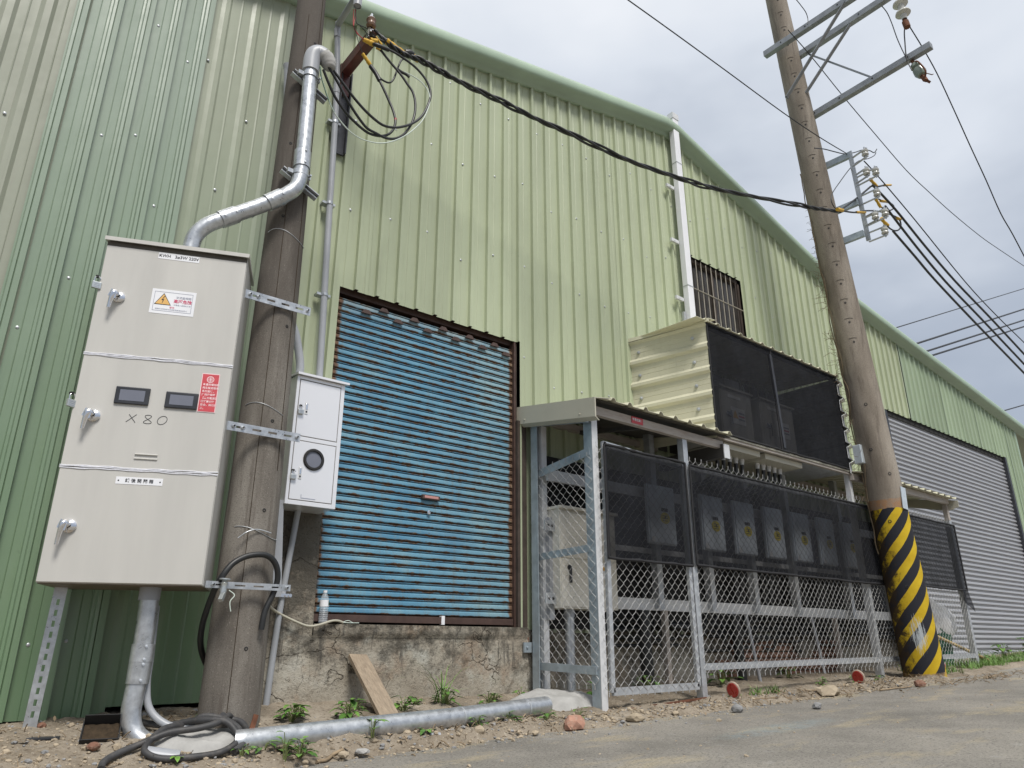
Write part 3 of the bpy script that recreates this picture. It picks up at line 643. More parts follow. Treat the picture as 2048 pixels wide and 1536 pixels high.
pts=[on_pole(LC,LR,z,246,.0005)[0] for z in [-.4+i*.15 for i in range(34)]]; mb.tube(pts,.002,5); mb.build('casting_seam',MAT['soil'],lp)
for z,a0,a1 in ((.62,215,345),(1.38,200,300),(2.62,195,345)):
    mb=MB(); mb.tube([on_pole(LC,LR,z+.03*math.sin(R(a*2)),a,.002)[0] for a in range(a0,a1+1,10)],.0022,5); mb.build('tie_wire',MAT['galv'],lp)
mb=MB(); q0,_=on_pole(LC,LR,.62,262,.004); mb.tube(spline([q0+Vector((.09,-.0,.0)),q0+Vector((0,-.012,.012)),q0+Vector((-.06,-.012,-.01)),q0+Vector((-.10,0,-.045))]),.004,6); mb.build('wire_twist',MAT['galv_bright'],lp)
# ---- right pole fittings
mb=MB()
for i in range(24):
    z=3.55+i*.262; p,n=on_pole(RC,RR,z,212,-.003); mb.lathe([(.013,0),(.013,.006),(.006,.007)],p,n,8)
mb.build('step_socket',MAT['black'],rp_)['kind']='stuff'
mb=MB()
for i in range(24):
    z=3.55+i*.262+.055; mb.tube([on_pole(RC,RR,z-abs(a-212)*.0006,a,.001)[0] for a in range(196,232,6)],.0035,5)
mb.build('step_rib',MAT['pole'],rp_)['kind']='stuff'
mb=MB()
for z,deg in ((1.35,200),(2.75,205),(1.9,232),(2.2,190),(.62,208)):
    p,n=on_pole(RC,RR,z,deg,-.004); mb.lathe([(.02,0),(.02,.006),(.012,.007)],p,n,8)
mb.build('bolt_hole',MAT['black'],rp_)['kind']='stuff'
def crossarm(p0,p1): 
    mb=MB(); p0=Vector(p0);p1=Vector(p1); mb.bar(p0,p1,.08,.085)
    d=(p1-p0); 
    for f in (.15,.35,.6,.85):
        q=p0+d*f+Vector((-.0435,0,0)); mb.mi=1; mb.lathe([(.010,0),(.010,.003),(.0,.004)],q,(-1,0,0),8); mb.mi=0
    mb.build('crossarm',[MAT['crossarm'],MAT['black']],rp_)
c=RC(7.85); xl=c.x-RR(7.85)-.045; xr=c.x+RR(7.85)+.045
crossarm((7.935,-.93,7.88),(7.93,-2.75,7.86)); crossarm((8.33,-.93,7.88),(8.33,-2.9,7.92)); crossarm((8.45,-1.0,6.90),(8.42,-2.80,6.93))
for a,b_ in (((7.93,-1.15,6.99),(7.91,-2.12,7.85)),((8.31,-1.15,7.13),(8.32,-2.06,7.93)),((8.34,-1.33,7.86),(8.43,-2.10,6.92))):
    a=Vector(a);b_=Vector(b_); mb=MB(); mb.bar(a,b_,.014,.05,(1,0,0)); 
    for q in (a,b_): mb.lathe([(.016,-.02),(.016,.02),(.0,.021)],q,(1,0,0),8)
    mb.build('brace',MAT['crossarm'],rp_)
for z in (6.16,5.43,4.96): MB().bar((8.60,-1.05,z),(8.66,-1.52,z+.02),.05,.085).build('rack_bracket',MAT['steel_blue'],rp_)
mb=MB(); mb.bar((8.655,-1.53,6.23),(8.735,-1.53,4.90),.055,.02,(1,0,0)); mb.build('rack',MAT['galv'],rp_)
INS=[(8.60,-1.74,6.06),(8.63,-1.70,5.80),(8.66,-1.80,5.76),(8.70,-1.75,5.48),(8.69,-1.68,5.17),(8.70,-1.80,5.16),(8.74,-1.74,4.94)]
for i,(x,y,z) in enumerate(INS):
    mb=MB(); k=.98; mb.lathe([(.012,-.045),(.036*k,-.042),(.045*k,-.030),(.042*k,-.014),(.026*k,-.006),(.026*k,.006),(.042*k,.014),(.045*k,.030),(.036*k,.042),(.012,.045)],(x,y,z),(.05,0,1),16); mb.build('spool_insulator',MAT['porcelain'],rp_)
    mb=MB(); xr_=8.66+(6.2-z)*.06
    for dz in (-.062,.062): mb.bar((xr_,-1.53,z+dz),(x,y-.03,z+dz),.028,.010)
    mb.cyl((x,y,z-.085),(x,y,z+.09),.010,8); mb.build('spool_clevis',MAT['galv'],rp_)
def ins_string(pts,mat,name):
    a,b_=Vector(pts[0]),Vector(pts[1]); d=(b_-a); L=d.length; d.normalize(); mb=MB()
    mb.lathe([(.02,0),(.085,.03),(.09,.05),(.04,.07),(.035,.16),(.085,.19),(.09,.21),(.04,.23),(.03,.30)],a,d,18); return mb.build(name,mat,rp_)
ins_string(((8.33,-2.60,7.74),(8.335,-2.615,7.3)),MAT['porcelain'],'disc_insulator')
mb=MB(); mb.bar((8.33,-2.60,7.9),(8.33,-2.60,7.7),.03,.03); mb.bar((8.33,-2.605,7.46),(8.33,-2.615,7.34),.03,.03); mb.cyl((8.33,-2.61,7.40),(8.33,-2.62,7.30),.04,8); mb.build('insulator_link',MAT['rust'],rp_)['kind']='stuff'
p0=Vector((8.44,-2.56,6.86)); p1=Vector((8.40,-2.66,6.48)); d=(p1-p0).normalized()
mb=MB(); mb.lathe([(.03,.05),(.055,.07),(.06,.12),(.03,.14),(.03,.15),(.066,.17),(.07,.24),(.05,.29),(.02,.30)],p0,d,16); mb.build('cutout_insulator',MAT['greenglass'],rp_)
mb=MB(); mb.bar(p0-d*.05,p0+d*.1,.035,.03); mb.bar(p0+d*.28,p0+d*.40,.05,.04); mb.bar(p0+d*.36+Vector((.04,0,0)),p0+d*.42+Vector((.04,-.02,0)),.03,.03); mb.tube(spline([p0+d*.02,p0+d*.1+Vector((-.07,-.05,0)),p0+d*.3+Vector((-.06,-.06,0)),p0+d*.36]),.010,6); mb.tube([p0+d*.22+Vector((.05,-.03,0)),p0+d*.26+Vector((.12,-.08,.0)),p0+d*.24+Vector((.14,-.09,.0))],.006,5); mb.build('cutout_fitting',MAT['rust'],rp_)
mb=MB(); p,n=on_pole(RC,RR,1.58,262,.006); mb.box(p.x-.01,p.x+.01,p.y-.055,p.y+.055,1.42,1.70); p,n=on_pole(RC,RR,1.58,262,.0)
mb=MB(); mb.box(-.055,.055,-.004,.004,-.13,.13); tg=mb.build('number_tag',MAT['tag_white'],None,(0,0,0)); tg.parent=rp_; p,n=on_pole(RC,RR,1.62,268,.006); tg.location=p-ORG[rp_.name]; tg.rotation_euler=(0,.10,R(268+90))
mb=MB(); p,n=on_pole(RC,RR,2.15,150,.03); mb.box(p.x-.05,p.x+.04,p.y-.05,p.y+.05,2.05,2.28,.008); mb.build('junction_box',MAT['tag_white'],rp_)
# dead creeper climbing the pole
vn=thing('dead_creeper','thin dry creeper clinging along the wall side of the striped pole','creeper',RC(1.2)); random.seed(21)
def wander(z0,z1,deg,amp,r):
    pts=[]; z=z0
    while z<z1:
        p,n=on_pole(RC,RR,z,deg+amp*noise.noise((z*2.2,deg,0))*60,.014+.03*abs(noise.noise((z*4,1,deg)))); pts.append(p); z+=.07
    return pts
mb=MB(); mb.tube(wander(1.0,6.1,138,.5,0),.007,5); mb.tube(wander(1.6,5.2,146,.8,0),.005,5); mb.build('stem',MAT['vine'],vn)
mb=MB()
for i in range(130):
    z=random.uniform(1.6,5.6); p,n=on_pole(RC,RR,z,random.uniform(128,150),.02); q=p; pts=[p]
    dirv=Vector((n.x,n.y,random.uniform(-.5,.5))).normalized()
    for k in range(4): dirv=(dirv+Vector((random.uniform(-.8,.8),random.uniform(-.8,.8),random.uniform(-.9,.7)))).normalized(); q=q+dirv*random.uniform(.02,.05)*(1.1 if z<4.6 else .45); pts.append(q)
    mb.tube(pts,.0022,4,False)
tw=mb.build('twig',MAT['vine'],vn); tw['kind']='stuff'

# ================================================================ BIG METER CABINET (stands 1.96 m, turned toward the lane)
P0=Vector((.525,-.55,.295)); CU=Vector((.72,-.31,0)).normalized(); CV=Vector((0,0,1)); CN=Vector((CU.y,-CU.x,0)); CN=CN if CN.y<0 else -CN
CW,CH,CD=.788,1.963,.42
CT=Matrix((CU,-CN,CV)).transposed().to_4x4(); CT.translation=P0     # local x along the front, y into the depth, z up
mc=thing('meter_cabinet','large grey three-door steel meter cabinet with two meter windows and X80 written on it','meter cabinet',P0)
def cb(): m=MB(); m.T=CT; return m
cb().box(0,CW,.014,CD,0,CH,.004).build('body',MAT['cab'],mc); cb().box(.006,CW-.006,.016,CD-.004,-.004,-.0005).build('shaded_bottom',MAT['bottom_shade'],mc)  # added bottom plate: underside shade and ground reflection put into its brown
mb=cb(); mb.prism([(-.010,-.024,CH+.006),(-.010,CD+.02,CH+.03),(-.010,CD+.02,CH+.045),(-.010,-.024,CH+.021)],(CW+.020,0,0)); mb.box(-.010,CW+.010,-.026,-.022,CH-.004,CH+.0205); mb.build('hood',MAT['cab'],mc)
mb=cb(); mb.box(.002,CW-.002,.0,.012,CH-.034,CH); mb.build('hood_recess',MAT['cab_dark'],mc)
seams=[(.004,.597),(.603,1.240),(1.248,CH-.030)]
doors=[]
for z0,z1 in seams:
    d=cb().box(.003,CW-.003,-.004,.012,z0,z1,.003).build('door',MAT['cab'],mc); doors.append(d)
random.seed(5)
for zz_ in (.600,1.244):
    mb=cb(); k=26
    for q in range(3):
        pts=[(CW*i/k,-.005,zz_+(q-1)*.007+.006*noise.noise((i*.35,q*3,zz_))) for i in range(k+1)]; mb.tube(pts,[.003+.0022*abs(noise.noise((i*.9,q,2))) for i in range(k+1)],6)
    mb.build('sealant',MAT['sealant'],mc)
def handle(door,u,v,L):
    mb=cb(); mb.lathe([(.034,0),(.034,.010),(.028,.016),(.012,.018),(.012,.03)],(u+.012,-.004,v),(0,-1,0),20)
    pts=spline([(u+.006,-.030,v),(u-.006,-.046,v+.012),(u-.012,-.050,v-.01),(u-.018,-.047,v-.05),(u-.022,-.044,v-L)],4); k=len(pts)
    mb.tube(pts,[.020 if i<3 else .019-.009*smooth((i-3)/(k-4)) for i in range(k)],12)
    mb.prism([(u-.020,-.056,v+.030),(u+.012,-.056,v+.006),(u+.006,-.056,v-.030),(u-.034,-.056,v-.014)],(0,.02,0)); mb.build('handle',MAT['chrome'],door)
handle(doors[2],.108,1.604,.085); handle(doors[1],.102,.885,.085); handle(doors[0],.094,.285,.100)
def CTf(u,v,y=-.0065): return CT@Matrix.Translation((u,y,v))@Matrix.Rotation(R(90),4,'X')
def plate(par,u0,u1,v0,v1,mat,name,y0=-.0055,y1=-.003,b=0): 
    return cb().box(u0,u1,y0,y1,v0,v1,b).build(name,mat,par)
plate(doors[2],.287,.515,1.888,1.928,MAT['white_plate'],'nameplate')
text('KWH   3ø3W 220V',.027,CTf(.401,1.908),MAT['ink'],doors[2],'nameplate_lettering',.0004)
mb=cb()
for u in (.299,.503): mb.lathe([(.004,0),(.003,.002),(0,.0021)],(u,-.0055,1.908),(0,-1,0),8)
mb.build('nameplate_rivet',MAT['black'],doors[2])
plate(doors[2],.289,.530,1.531,1.688,MAT['white_plate'],'warning_sign')
def frame_lines(par,u0,u1,v0,v1,w,mat,name,y=-.0062):
    mb=cb()
    for a in ((u0,u1,v0,v0+w),(u0,u1,v1-w,v1),(u0,u0+w,v0,v1),(u1-w,u1,v0,v1)): mb.add([(a[0],y,a[2]),(a[1],y,a[2]),(a[1],y,a[3]),(a[0],y,a[3])],[(0,1,2,3)])
    return mb.build(name,mat,par)
frame_lines(doors[2],.304,.514,1.548,1.672,.0022,MAT['ink_blue'],'sign_border')
def flat(par,poly,mat,name,y): 
    mb=cb(); mb.add([(u,y,v) for u,v in poly],[tuple(range(len(poly)))]); return mb.build(name,mat,par)
flat(doors[2],[(.309,1.588),(.401,1.588),(.355,1.664)],MAT['ink'],'sign_triangle',-.0062)
flat(doors[2],[(.315,1.592),(.395,1.592),(.355,1.657)],MAT['orange'],'sign_triangle',-.0066)
flat(doors[2],[(.360,1.646),(.345,1.617),(.354,1.617),(.350,1.597),(.3535,1.600),(.3605,1.625),(.352,1.6235),(.3645,1.645)],MAT['ink'],'sign_bolt',-.0070)
text('交流變頻箱',.017,CTf(.465,1.642),MAT['ink_blue'],doors[2],'sign_lettering'); text('高壓危險',.025,CTf(.462,1.617),MAT['ink_red'],doors[2],'sign_lettering',.0006)
text('非專業人員請勿打開',.0105,CTf(.462,1.593),MAT['ink_blue'],doors[2],'sign_lettering'); text('警告',.014,CTf(.409,1.574),MAT['ink_red'],doors[2],'sign_lettering'); text('觸摸任何帶電部份將導致電擊傷害或死亡',.0098,CTf(.407,1.560),MAT['ink_blue'],doors[2],'sign_lettering')
for u0,u1,v0,v1 in ((.199,.375,.964,1.065),(.457,.628,.961,1.058)):
    fr=plate(doors[1],u0,u1,v0,v1,MAT['frame_black'],'meter_window',-.016,-.003,.005)
    plate(fr,u0+.024,u1-.024,v0+.019,v1-.019,MAT['screen'],'glass',-.0172,-.014)
rpz=plate(doors[1],.630,.726,.953,1.186,MAT['pink'],'notice_plate',-.007,-.003)
plate(doors[1],.634,.722,.957,1.182,MAT['red_plate'],'notice_plate',-.0082,-.006)
for k,tx in enumerate(('本處市電加裝','再生能源發電','系統設備，','任何維修時','【雙方電源】','已確實切離','安全，再行施','工。')):
    text(tx,.0148,CTf(.641,1.118-.0205*k,-.0088),MAT['pink'],doors[1],'notice_lettering',.0003,'LEFT')
mb=cb(); 
def ring(c,r0,r1,y,n=28):
    vs=[(c[0]+r*math.cos(2*math.pi*i/n),y,c[1]+r*math.sin(2*math.pi*i/n)) for r in (r0,r1) for i in range(n)]
    mb.add(vs,[(i,(i+1)%n,(i+1)%n+n,i+n) for i in range(n)])
ring((.678,1.150),.016,.020,-.0088); ring((.678,1.150),.0,.006,-.0088); ring((.678,1.150),.010,.012,-.0088)
mb.add([(.676,-.0088,1.136),(.680,-.0088,1.136),(.680,-.0088,1.164),(.676,-.0088,1.164)],[(0,1,2,3)]); mb.build('notice_emblem',MAT['pink'],doors[1])
# hand-written X80
mb=cb()
def pen(pts,w=.0017):
    m=cb(); m.tube([(u,-.0048,v) for u,v in pts],w,5); m.build('pencil_mark',MAT['ink_grey'],doors[1])
pen([(.277,.864),(.325,.910)]); pen([(.287,.909),(.323,.864)])
pen([(.385+.020*math.sin(2*math.pi*i/40)*(1 if i<=20 else 1),.888+.024*math.cos(2*math.pi*i/40)) for i in range(0)]+[(.385+.0195*math.sin(4*math.pi*i/40+.4)*(.85+.2*(i>10 and i<30)),.887+.0245*math.cos(2*math.pi*i/40+.2)) for i in range(41)])
pen([(.459+.0235*math.cos(2*math.pi*i/30)+.006*math.sin(2*math.pi*i/30),.887+.0245*math.sin(2*math.pi*i/30)) for i in range(32)])
mb=cb(); mb.prism([(.351,-.004,.688),(.465,-.004,.688),(.465,-.012,.684),(.351,-.012,.684)],(0,0,.003)); mb.prism([(.350,-.004,.664),(.467,-.004,.664),(.467,-.010,.660),(.350,-.010,.660)],(0,0,.003)); mb.build('card_slot',MAT['cab'],doors[1])
plate(doors[0],.281,.513,.519,.558,MAT['white_plate'],'nameplate')
text('錶 後 開 關 箱',.023,CTf(.397,.538),MAT['ink'],doors[0],'nameplate_lettering',.0003)
mb=cb()
for u in (.294,.500): mb.lathe([(.0042,0),(.003,.002),(0,.0021)],(u,-.0055,.538),(0,-1,0),8)
mb.build('nameplate_rivet',MAT['black'],doors[0])
def slotted(par,p0,p1,h,t,nslots,name='bracket',bolts=(0.06,.94)):   # flat bar with long slots
    p0=Vector(p0);p1=Vector(p1); d=(p1-p0); L=d.length; d.normalize(); up=Vector((0,0,1)) if abs(d.z)<.5 else Vector((1,0,0)); n=d.cross(up).normalized(); up=n.cross(d)
    if n.y>0: n=-n
    mb=MB(); sw=h*.24; m=.03 if nslots<8 else .05; pit=(L-2*m)/nslots; sl=pit*.56
    def q(a,b_,z=0): return p0+d*a+up*b_+n*z
    def rect(a0,a1,b0,b1): mb.prism([q(a0,b0),q(a1,b0),q(a1,b1),q(a0,b1)],n*t)
    rect(0,L,-h/2,-sw/2); rect(0,L,sw/2,h/2)
    e=0
    for i in range(nslots):
        c=m+pit*(i+.5); rect(e,c-sl/2,-sw/2,sw/2); e=c+sl/2
    rect(e,L,-sw/2,sw/2)
    for f in bolts: 
        b_=q(L*f,0,t if n.y<0 else t); mb.lathe([(.014,0),(.014,.003),(.010,.003),(.010,.012),(.006,.013),(.006,.02)],b_,n,6)
    o=mb.build(name,MAT['galv_bright'],par); return o
bk=CT@Vector((CW,.14,0))
slotted(mc,(bk.x-.01,-.735,2.085),(1.735,-.735,2.085),.058,.005,4,bolts=(.08,.20,.95)); slotted(mc,(bk.x-.01,-.752,1.215),(1.745,-.752,1.215),.054,.005,4,bolts=(.08,.20,.95)); slotted(mc,(bk.x-.02,-.785,.310),(1.765,-.785,.310),.036,.005,4,bolts=(.08,.20,.95))
lt=CT@Vector((.045,.27,0)); slotted(mc,(lt.x-.012,lt.y,-.41),(lt.x+.005,lt.y,.292),.062,.006,11,'leg',bolts=(.01,))
def padlock(p,label,s=1.0,rot=0):
    t=thing('padlock',label,'padlock',p); mb=MB(); T=Matrix.Translation(p)@Matrix.Rotation(rot,4,'Z'); mb.T=T
    mb.box(-.019*s,.019*s,-.009,.009,-.034*s,0,.003); mb.build('lock_body',MAT['lock'],t)
    mb=MB(); mb.T=T; mb.tube([( .012*s*math.cos(a),0,.016*s+.012*s*math.sin(a)) for a in [math.pi*i/8 for i in range(9)]]+[(-.012*s,0,-.002)],.003*s,6); mb.build('shackle',MAT['chrome'],t)
    mb=MB(); mb.T=T; mb.box(-.012,.004,-.004,.016,.024*s,.034*s); mb.build('hasp',MAT['black'],t)
    mb=MB(); mb.T=T; 
    for k in range(3): mb.box(-.011*s,.011*s,-.0095,-.0088,-.010*s-k*.008*s-.002,-.010*s-k*.008*s)
    mb.build('engraving',MAT['ink_blue'],t)
padlock(CT@Vector((-.006,-.012,1.683)),'small steel padlock beside the top door of the big cabinet',1.25); padlock(CT@Vector((-.006,-.014,.965)),'small steel padlock hanging askew beside the middle cabinet door',1.25,.5)

# ================================================================ SMALL METER BOX
mbx=thing('meter_box','small white two-door meter box with a round window beside the blue shutter','meter box',(1.87,-.3,.88))
MB().box(1.868,2.234,-.298,-.002,.885,1.800,.003).build('body',MAT['white_enamel'],mbx)
MB().prism([(1.860,-.335,1.796),(1.860,0,1.83),(1.860,0,1.842),(1.860,-.335,1.812)],(.396,0,0)).build('hood',MAT['white_enamel'],mbx)
MB().box(1.874,2.228,-.3005,-.296,.890,1.796).build('door_gap',MAT['cab_dark'],mbx)
mb=MB()
for a in ((1.868,1.889,.885,1.796),(2.205,2.234,.885,1.796),(1.889,2.205,.885,.915),(1.889,2.205,1.772,1.796),(1.889,2.205,1.330,1.358)): mb.box(a[0],a[1],-.306,-.2975,a[2],a[3],.002)
mb.build('face_frame',MAT['white_enamel'],mbx)
d1=MB().box(1.894,2.200,-.307,-.297,1.363,1.766,.002).build('door',MAT['white_enamel'],mbx)
d2=MB().box(1.894,2.200,-.307,-.297,.920,1.325,.002).build('door',MAT['white_enamel'],mbx)
for d,z in ((d1,1.52),(d2,1.06)):
    MB().box(1.942,1.966,-.311,-.306,z,z+.085,.002).build('latch',MAT['galv_white'],d); MB().box(1.947,1.961,-.313,-.309,z+.032,z+.076,.002).build('latch_button',MAT['chrome'],d); MB().box(1.948,1.960,-.3135,-.309,z+.012,z+.024,.001).build('latch_key',MAT['dark_steel'],d)
mb=MB(); mb.lathe([(.056,0),(.075,0),(.077,.006),(.072,.012),(.058,.012),(.056,.004)],(2.042,-.307,1.207),(0,-1,0),36); rg=mb.build('window_gasket',MAT['black'],d2)
MB().lathe([(.057,0),(.0,.001)],(2.042,-.309,1.207),(0,-1,0),30).build('window_glass',MAT['screen'],rg)
mb=MB(); mb.box(1.975,1.978,-.3085,-.306,.935,.958); mb.box(1.975,2.08,-.3085,-.306,.932,.936); mb.build('card_slot',MAT['ink_blue'],d2)
padlock(Vector((1.912,-.318,1.545)),'small padlock hanging on the upper door of the white meter box',1.0); padlock(Vector((1.905,-.318,1.085)),'small padlock hanging on the lower door with the round window',1.0)

# ================================================================ CONDUITS
CP=[(.969,-.62,2.20),(.969,-.62,2.355),(.982,-.63,2.435),(1.027,-.65,2.508),(1.1,-.67,2.571),(1.25,-.705,2.687),(1.393,-.745,2.798),(1.470,-.775,2.868),(1.520,-.790,2.935),(1.540,-.795,3.02),(1.544,-.795,3.12),(1.540,-.79,3.507),(1.530,-.79,3.93)]
sc_=thing('steel_conduit','thick galvanised conduit bending from the big cabinet roof up the short pole','conduit',CP[0])
MB().tube(spline(CP,5),.050,18).build('pipe',MAT['galv_bright'],sc_)
def sleeve(p0,p1,r,par,mat='galv_bright'): 
    p0=Vector(p0);p1=Vector(p1); d=p1-p0; mb=MB(); mb.lathe([(r-.004,0),(r,.001),(r,d.length-.001),(r-.004,d.length)],p0,d,20); a=d.normalized(); o=a.orthogonal().normalized()
    for f in (.15,.85): mb.lathe([(.008,0),(.008,.008),(0,.009)],p0+d*f-Vector((0,r-.002,0)),(0,-1,.2),6)
    return mb.build('coupling',MAT[mat],par)
sleeve((1.10,-.672,2.571),(1.19,-.690,2.640),.057,sc_); sleeve((1.36,-.738,2.772),(1.445,-.765,2.846),.057,sc_); sleeve((1.5445,-.795,3.10),(1.541,-.793,3.235),.057,sc_)
mb=MB(); mb.tube(spline([(1.530,-.79,3.93),(1.530,-.79,4.03),(1.540,-.793,4.09),(1.572,-.80,4.118),(1.610,-.812,4.105)],5),[.060]*21,18); mb.build('elbow_head',MAT['grey_pvc'],sc_)
mb=MB(); pts=spline([(1.603,-.81,4.108),(1.632,-.822,4.075),(1.648,-.83,4.03),(1.652,-.832,4.0)],4); mb.tube(pts,[.058,.062,.060,.064,.058,.060,.053,.056,.050,.045,.046,.036,.03][:len(pts)],14); mb.build('duct_seal',MAT['mortar'],sc_)
for z,xc in ((3.865,1.531),(3.03,1.540)):
    mb=MB(); mb.bar((xc-.105,-.715,z+.06),(xc+.165,-.715,z-.06),.042,.042); mb.mi=1; mb.bar((xc-.105,-.737,z+.06),(xc+.165,-.737,z-.06),.012,.018); mb.build('strut_channel',[MAT['galv'],MAT['black']],sc_)
    mb=MB(); mb.lathe([(.054,-.017),(.057,-.017),(.057,.017),(.054,.017)],(xc,-.79,z+.02),(0,0,1),20); mb.box(xc-.09,xc-.05,-.80,-.775,z+.005,z+.035); mb.box(xc+.05,xc+.075,-.80,-.775,z+.005,z+.035); mb.cyl((xc+.062,-.83,z+.02),(xc+.062,-.75,z+.02),.008,8); mb.build('clamp',MAT['galv_bright'],sc_)
rc_=thing('riser_conduit','thick galvanised riser pipe under the big cabinet curving into the mortar','conduit',(1.06,-.6,-.4))
RP=[(1.058,-.60,.31),(1.063,-.60,.15),(1.067,-.60,-.05),(1.066,-.60,-.16),(1.060,-.602,-.25),(1.058,-.605,-.32),(1.070,-.615,-.39),(1.105,-.64,-.445),(1.17,-.68,-.475),(1.30,-.75,-.48)]
MB().tube(spline(RP,5),.049,18).build('pipe',MAT['galv_bright'],rc_)
MB().lathe([(.054,0),(.054,.085),(.05,.085)],(1.0585,-.6,.225),(0,0,1),20).build('collar',MAT['grey_pvc'],rc_)
sleeve((1.066,-.6,-.19),(1.067,-.6,-.08),.056,rc_); sleeve((1.0675,-.6,-.085),(1.068,-.6,.005),.0575,rc_,'galv_bright')
gc_=thing('ground_conduit','long galvanised conduit lying on the dirt along the low wall','conduit',(2.5,-.9,-.45))
GP=[(1.50,-.915,-.470),(1.60,-.925,-.466),(2.2,-.91,-.448),(2.9,-.865,-.432),(3.4,-.82,-.415),(3.75,-.77,-.405)]
MB().tube(spline(GP,4),.060,20).build('pipe',MAT['galv_bright'],gc_)
for x,y,z in ((2.93,-.863,-.431),(3.52,-.806,-.412)):
    MB().lathe([(.060,0),(.0625,.001),(.0625,.012),(.060,.013)],(x,y,z),(.98,.1,.03),20).build('joint_ring',MAT['galv'],gc_)
# mortar patches
BLOBS=[]
def blob_h(x,y,b):
    cx,cy,rx,ry,h,seed=b; rr=math.hypot((x-cx)/rx,(y-cy)/ry)+.28*noise.noise((x*5,y*5,seed)); hh=h*smooth((1-rr)/.55)+.018*noise.noise((x*9,y*9,seed+3))+.008*noise.noise((x*25,y*25,seed))
    return ground_z(x,y)-.03+(hh if rr<1.15 else -.05)
def surf_z(x,y): return max([dirt_z(x,y)]+[blob_h(x,y,b) for b in BLOBS])
def blob(name,label,cx,cy,rx,ry,h,seed,n=34):
    mb=MB(); vs=[]; BLOBS.append((cx,cy,rx,ry,h,seed))
    for j in range(n+1):
        for i in range(n+1):
            u=-1+2*i/n; v=-1+2*j/n; x=cx+u*rx; y=cy+v*ry; rr=math.hypot(u,v)+.28*noise.noise((x*5,y*5,seed))
            hh=h*smooth((1-rr)/.55)+.018*noise.noise((x*9,y*9,seed+3))+.008*noise.noise((x*25,y*25,seed)); vs.append((x,y,ground_z(x,y)-.03+(hh if rr<1.15 else -.05)))
    mb.add(vs,[(j*(n+1)+i,j*(n+1)+i+1,(j+1)*(n+1)+i+1,(j+1)*(n+1)+i) for j in range(n) for i in range(n)],True); o=mb.build(name,MAT['mortar']); return tag(o,label,'mortar patch')
blob('mortar_patch','pale rough mortar covering pipe bends at the foot of the short pole',1.37,-.83,.33,.16,.085,2)
blob('mortar_patch','pale mortar mound where the ground conduit turns up inside the cage',4.12,-.50,.56,.33,.115,8)
ct=thing('pipe_stub','short grey plastic pipe stub in the gravel under the cable coil','pipe stub',(1.13,-.88,-.52))
MB().cyl((1.09,-.87,-.500),(1.23,-.915,-.525),.042,16).build('pipe',MAT['grey_pvc'],ct)
# grey PVC up to the eaves and its wire entrance
gp=thing('plastic_conduit','grey plastic conduit rising from the white meter box to the eaves','conduit',(2.1,-.08,2))
MB().tube(spline([(2.126,-.085,1.80),(2.120,-.085,2.0),(2.08,-.085,3.114),(2.037,-.085,4.436),(1.985,-.085,5.17),(1.977,-.12,5.215),(1.955,-.30,5.18),(1.925,-.54,5.13),(1.915,-.60,5.11),(1.912,-.625,5.075),(1.912,-.628,5.0),(1.912,-.628,4.955)],4),.026,14).build('pipe',MAT['grey_pvc'],gp)
for a in ((1.988,-.085,5.09),(2.033,-.085,4.50)): MB().lathe([(.026,0),(.029,.001),(.029,.09),(.026,.09)],a,(-.06,0,1),16).build('coupling',MAT['grey_pvc'],gp)
MB().lathe([(.027,-.05),(.034,-.05),(.034,.06),(.028,.06)],(1.912,-.628,5.0),(0,0,1),18).build('coupling',MAT['grey_pvc'],gp)
for x,z in ((2.100,2.58),(2.046,4.20),(2.068,3.4)):
    mb=MB(); mb.lathe([(.027,-.012),(.030,-.012),(.030,.012),(.027,.012)],(x,-.085,z),(0,0,1),16); mb.box(x-.062,x+.05,-.09,-.03,z-.010,z+.010); mb.build('pipe_clip',MAT['galv_bright'],gp)
g2=thing('plastic_conduit','grey plastic conduit passing behind the short pole into the white meter box','conduit',(1.9,-.1,1.9))
MB().tube(spline([(1.948,-.12,1.80),(1.951,-.12,1.932),(1.93,-.11,2.06),(1.895,-.11,2.18),(1.845,-.11,2.30),(1.79,-.10,2.6),(1.70,-.10,3.4),(1.585,-.10,4.50)],5),.030,14).build('pipe',MAT['grey_pvc'],g2)
MB().tube([(1.64,-.10,4.3),(1.583,-.10,4.53)],[.030,.040],14).build('pipe_end',MAT['grey_pvc'],g2)
g3=thing('plastic_conduit','grey square plastic duct running down beside the short pole below the meter box','conduit',(1.87,-.25,.6))
MB().bar((1.893,-.25,.29),(1.843,-.25,.91),.058,.058,(0,1,0)).build('duct',MAT['grey_pvc'],g3); MB().bar((1.886,-.25,.365),(1.888,-.25,.372),.061,.061,(0,1,0)).build('joint_ring',MAT['grey_pvc'],g3)
g4=thing('plastic_conduit','thin grey plastic pipe from the meter box floor down to the weeds','conduit',(2.0,-.09,0))
MB().tube(spline([(2.055,-.1,.90),(2.045,-.09,.75),(2.006,-.085,.284),(1.985,-.085,-.1),(1.968,-.09,-.50)],4),.021,12).build('pipe',MAT['grey_pvc'],g4)
mb=MB(); mb.box(1.965,2.055,-.118,-.108,.30,.322); mb.cyl((1.972,-.13,.311),(1.972,-.10,.311),.012,8); mb.cyl((2.046,-.13,.311),(2.046,-.10,.311),.012,8); mb.cyl((2.02,-.13,.311),(2.02,-.10,.311),.010,8); mb.build('pipe_clip',MAT['chrome'],g4)
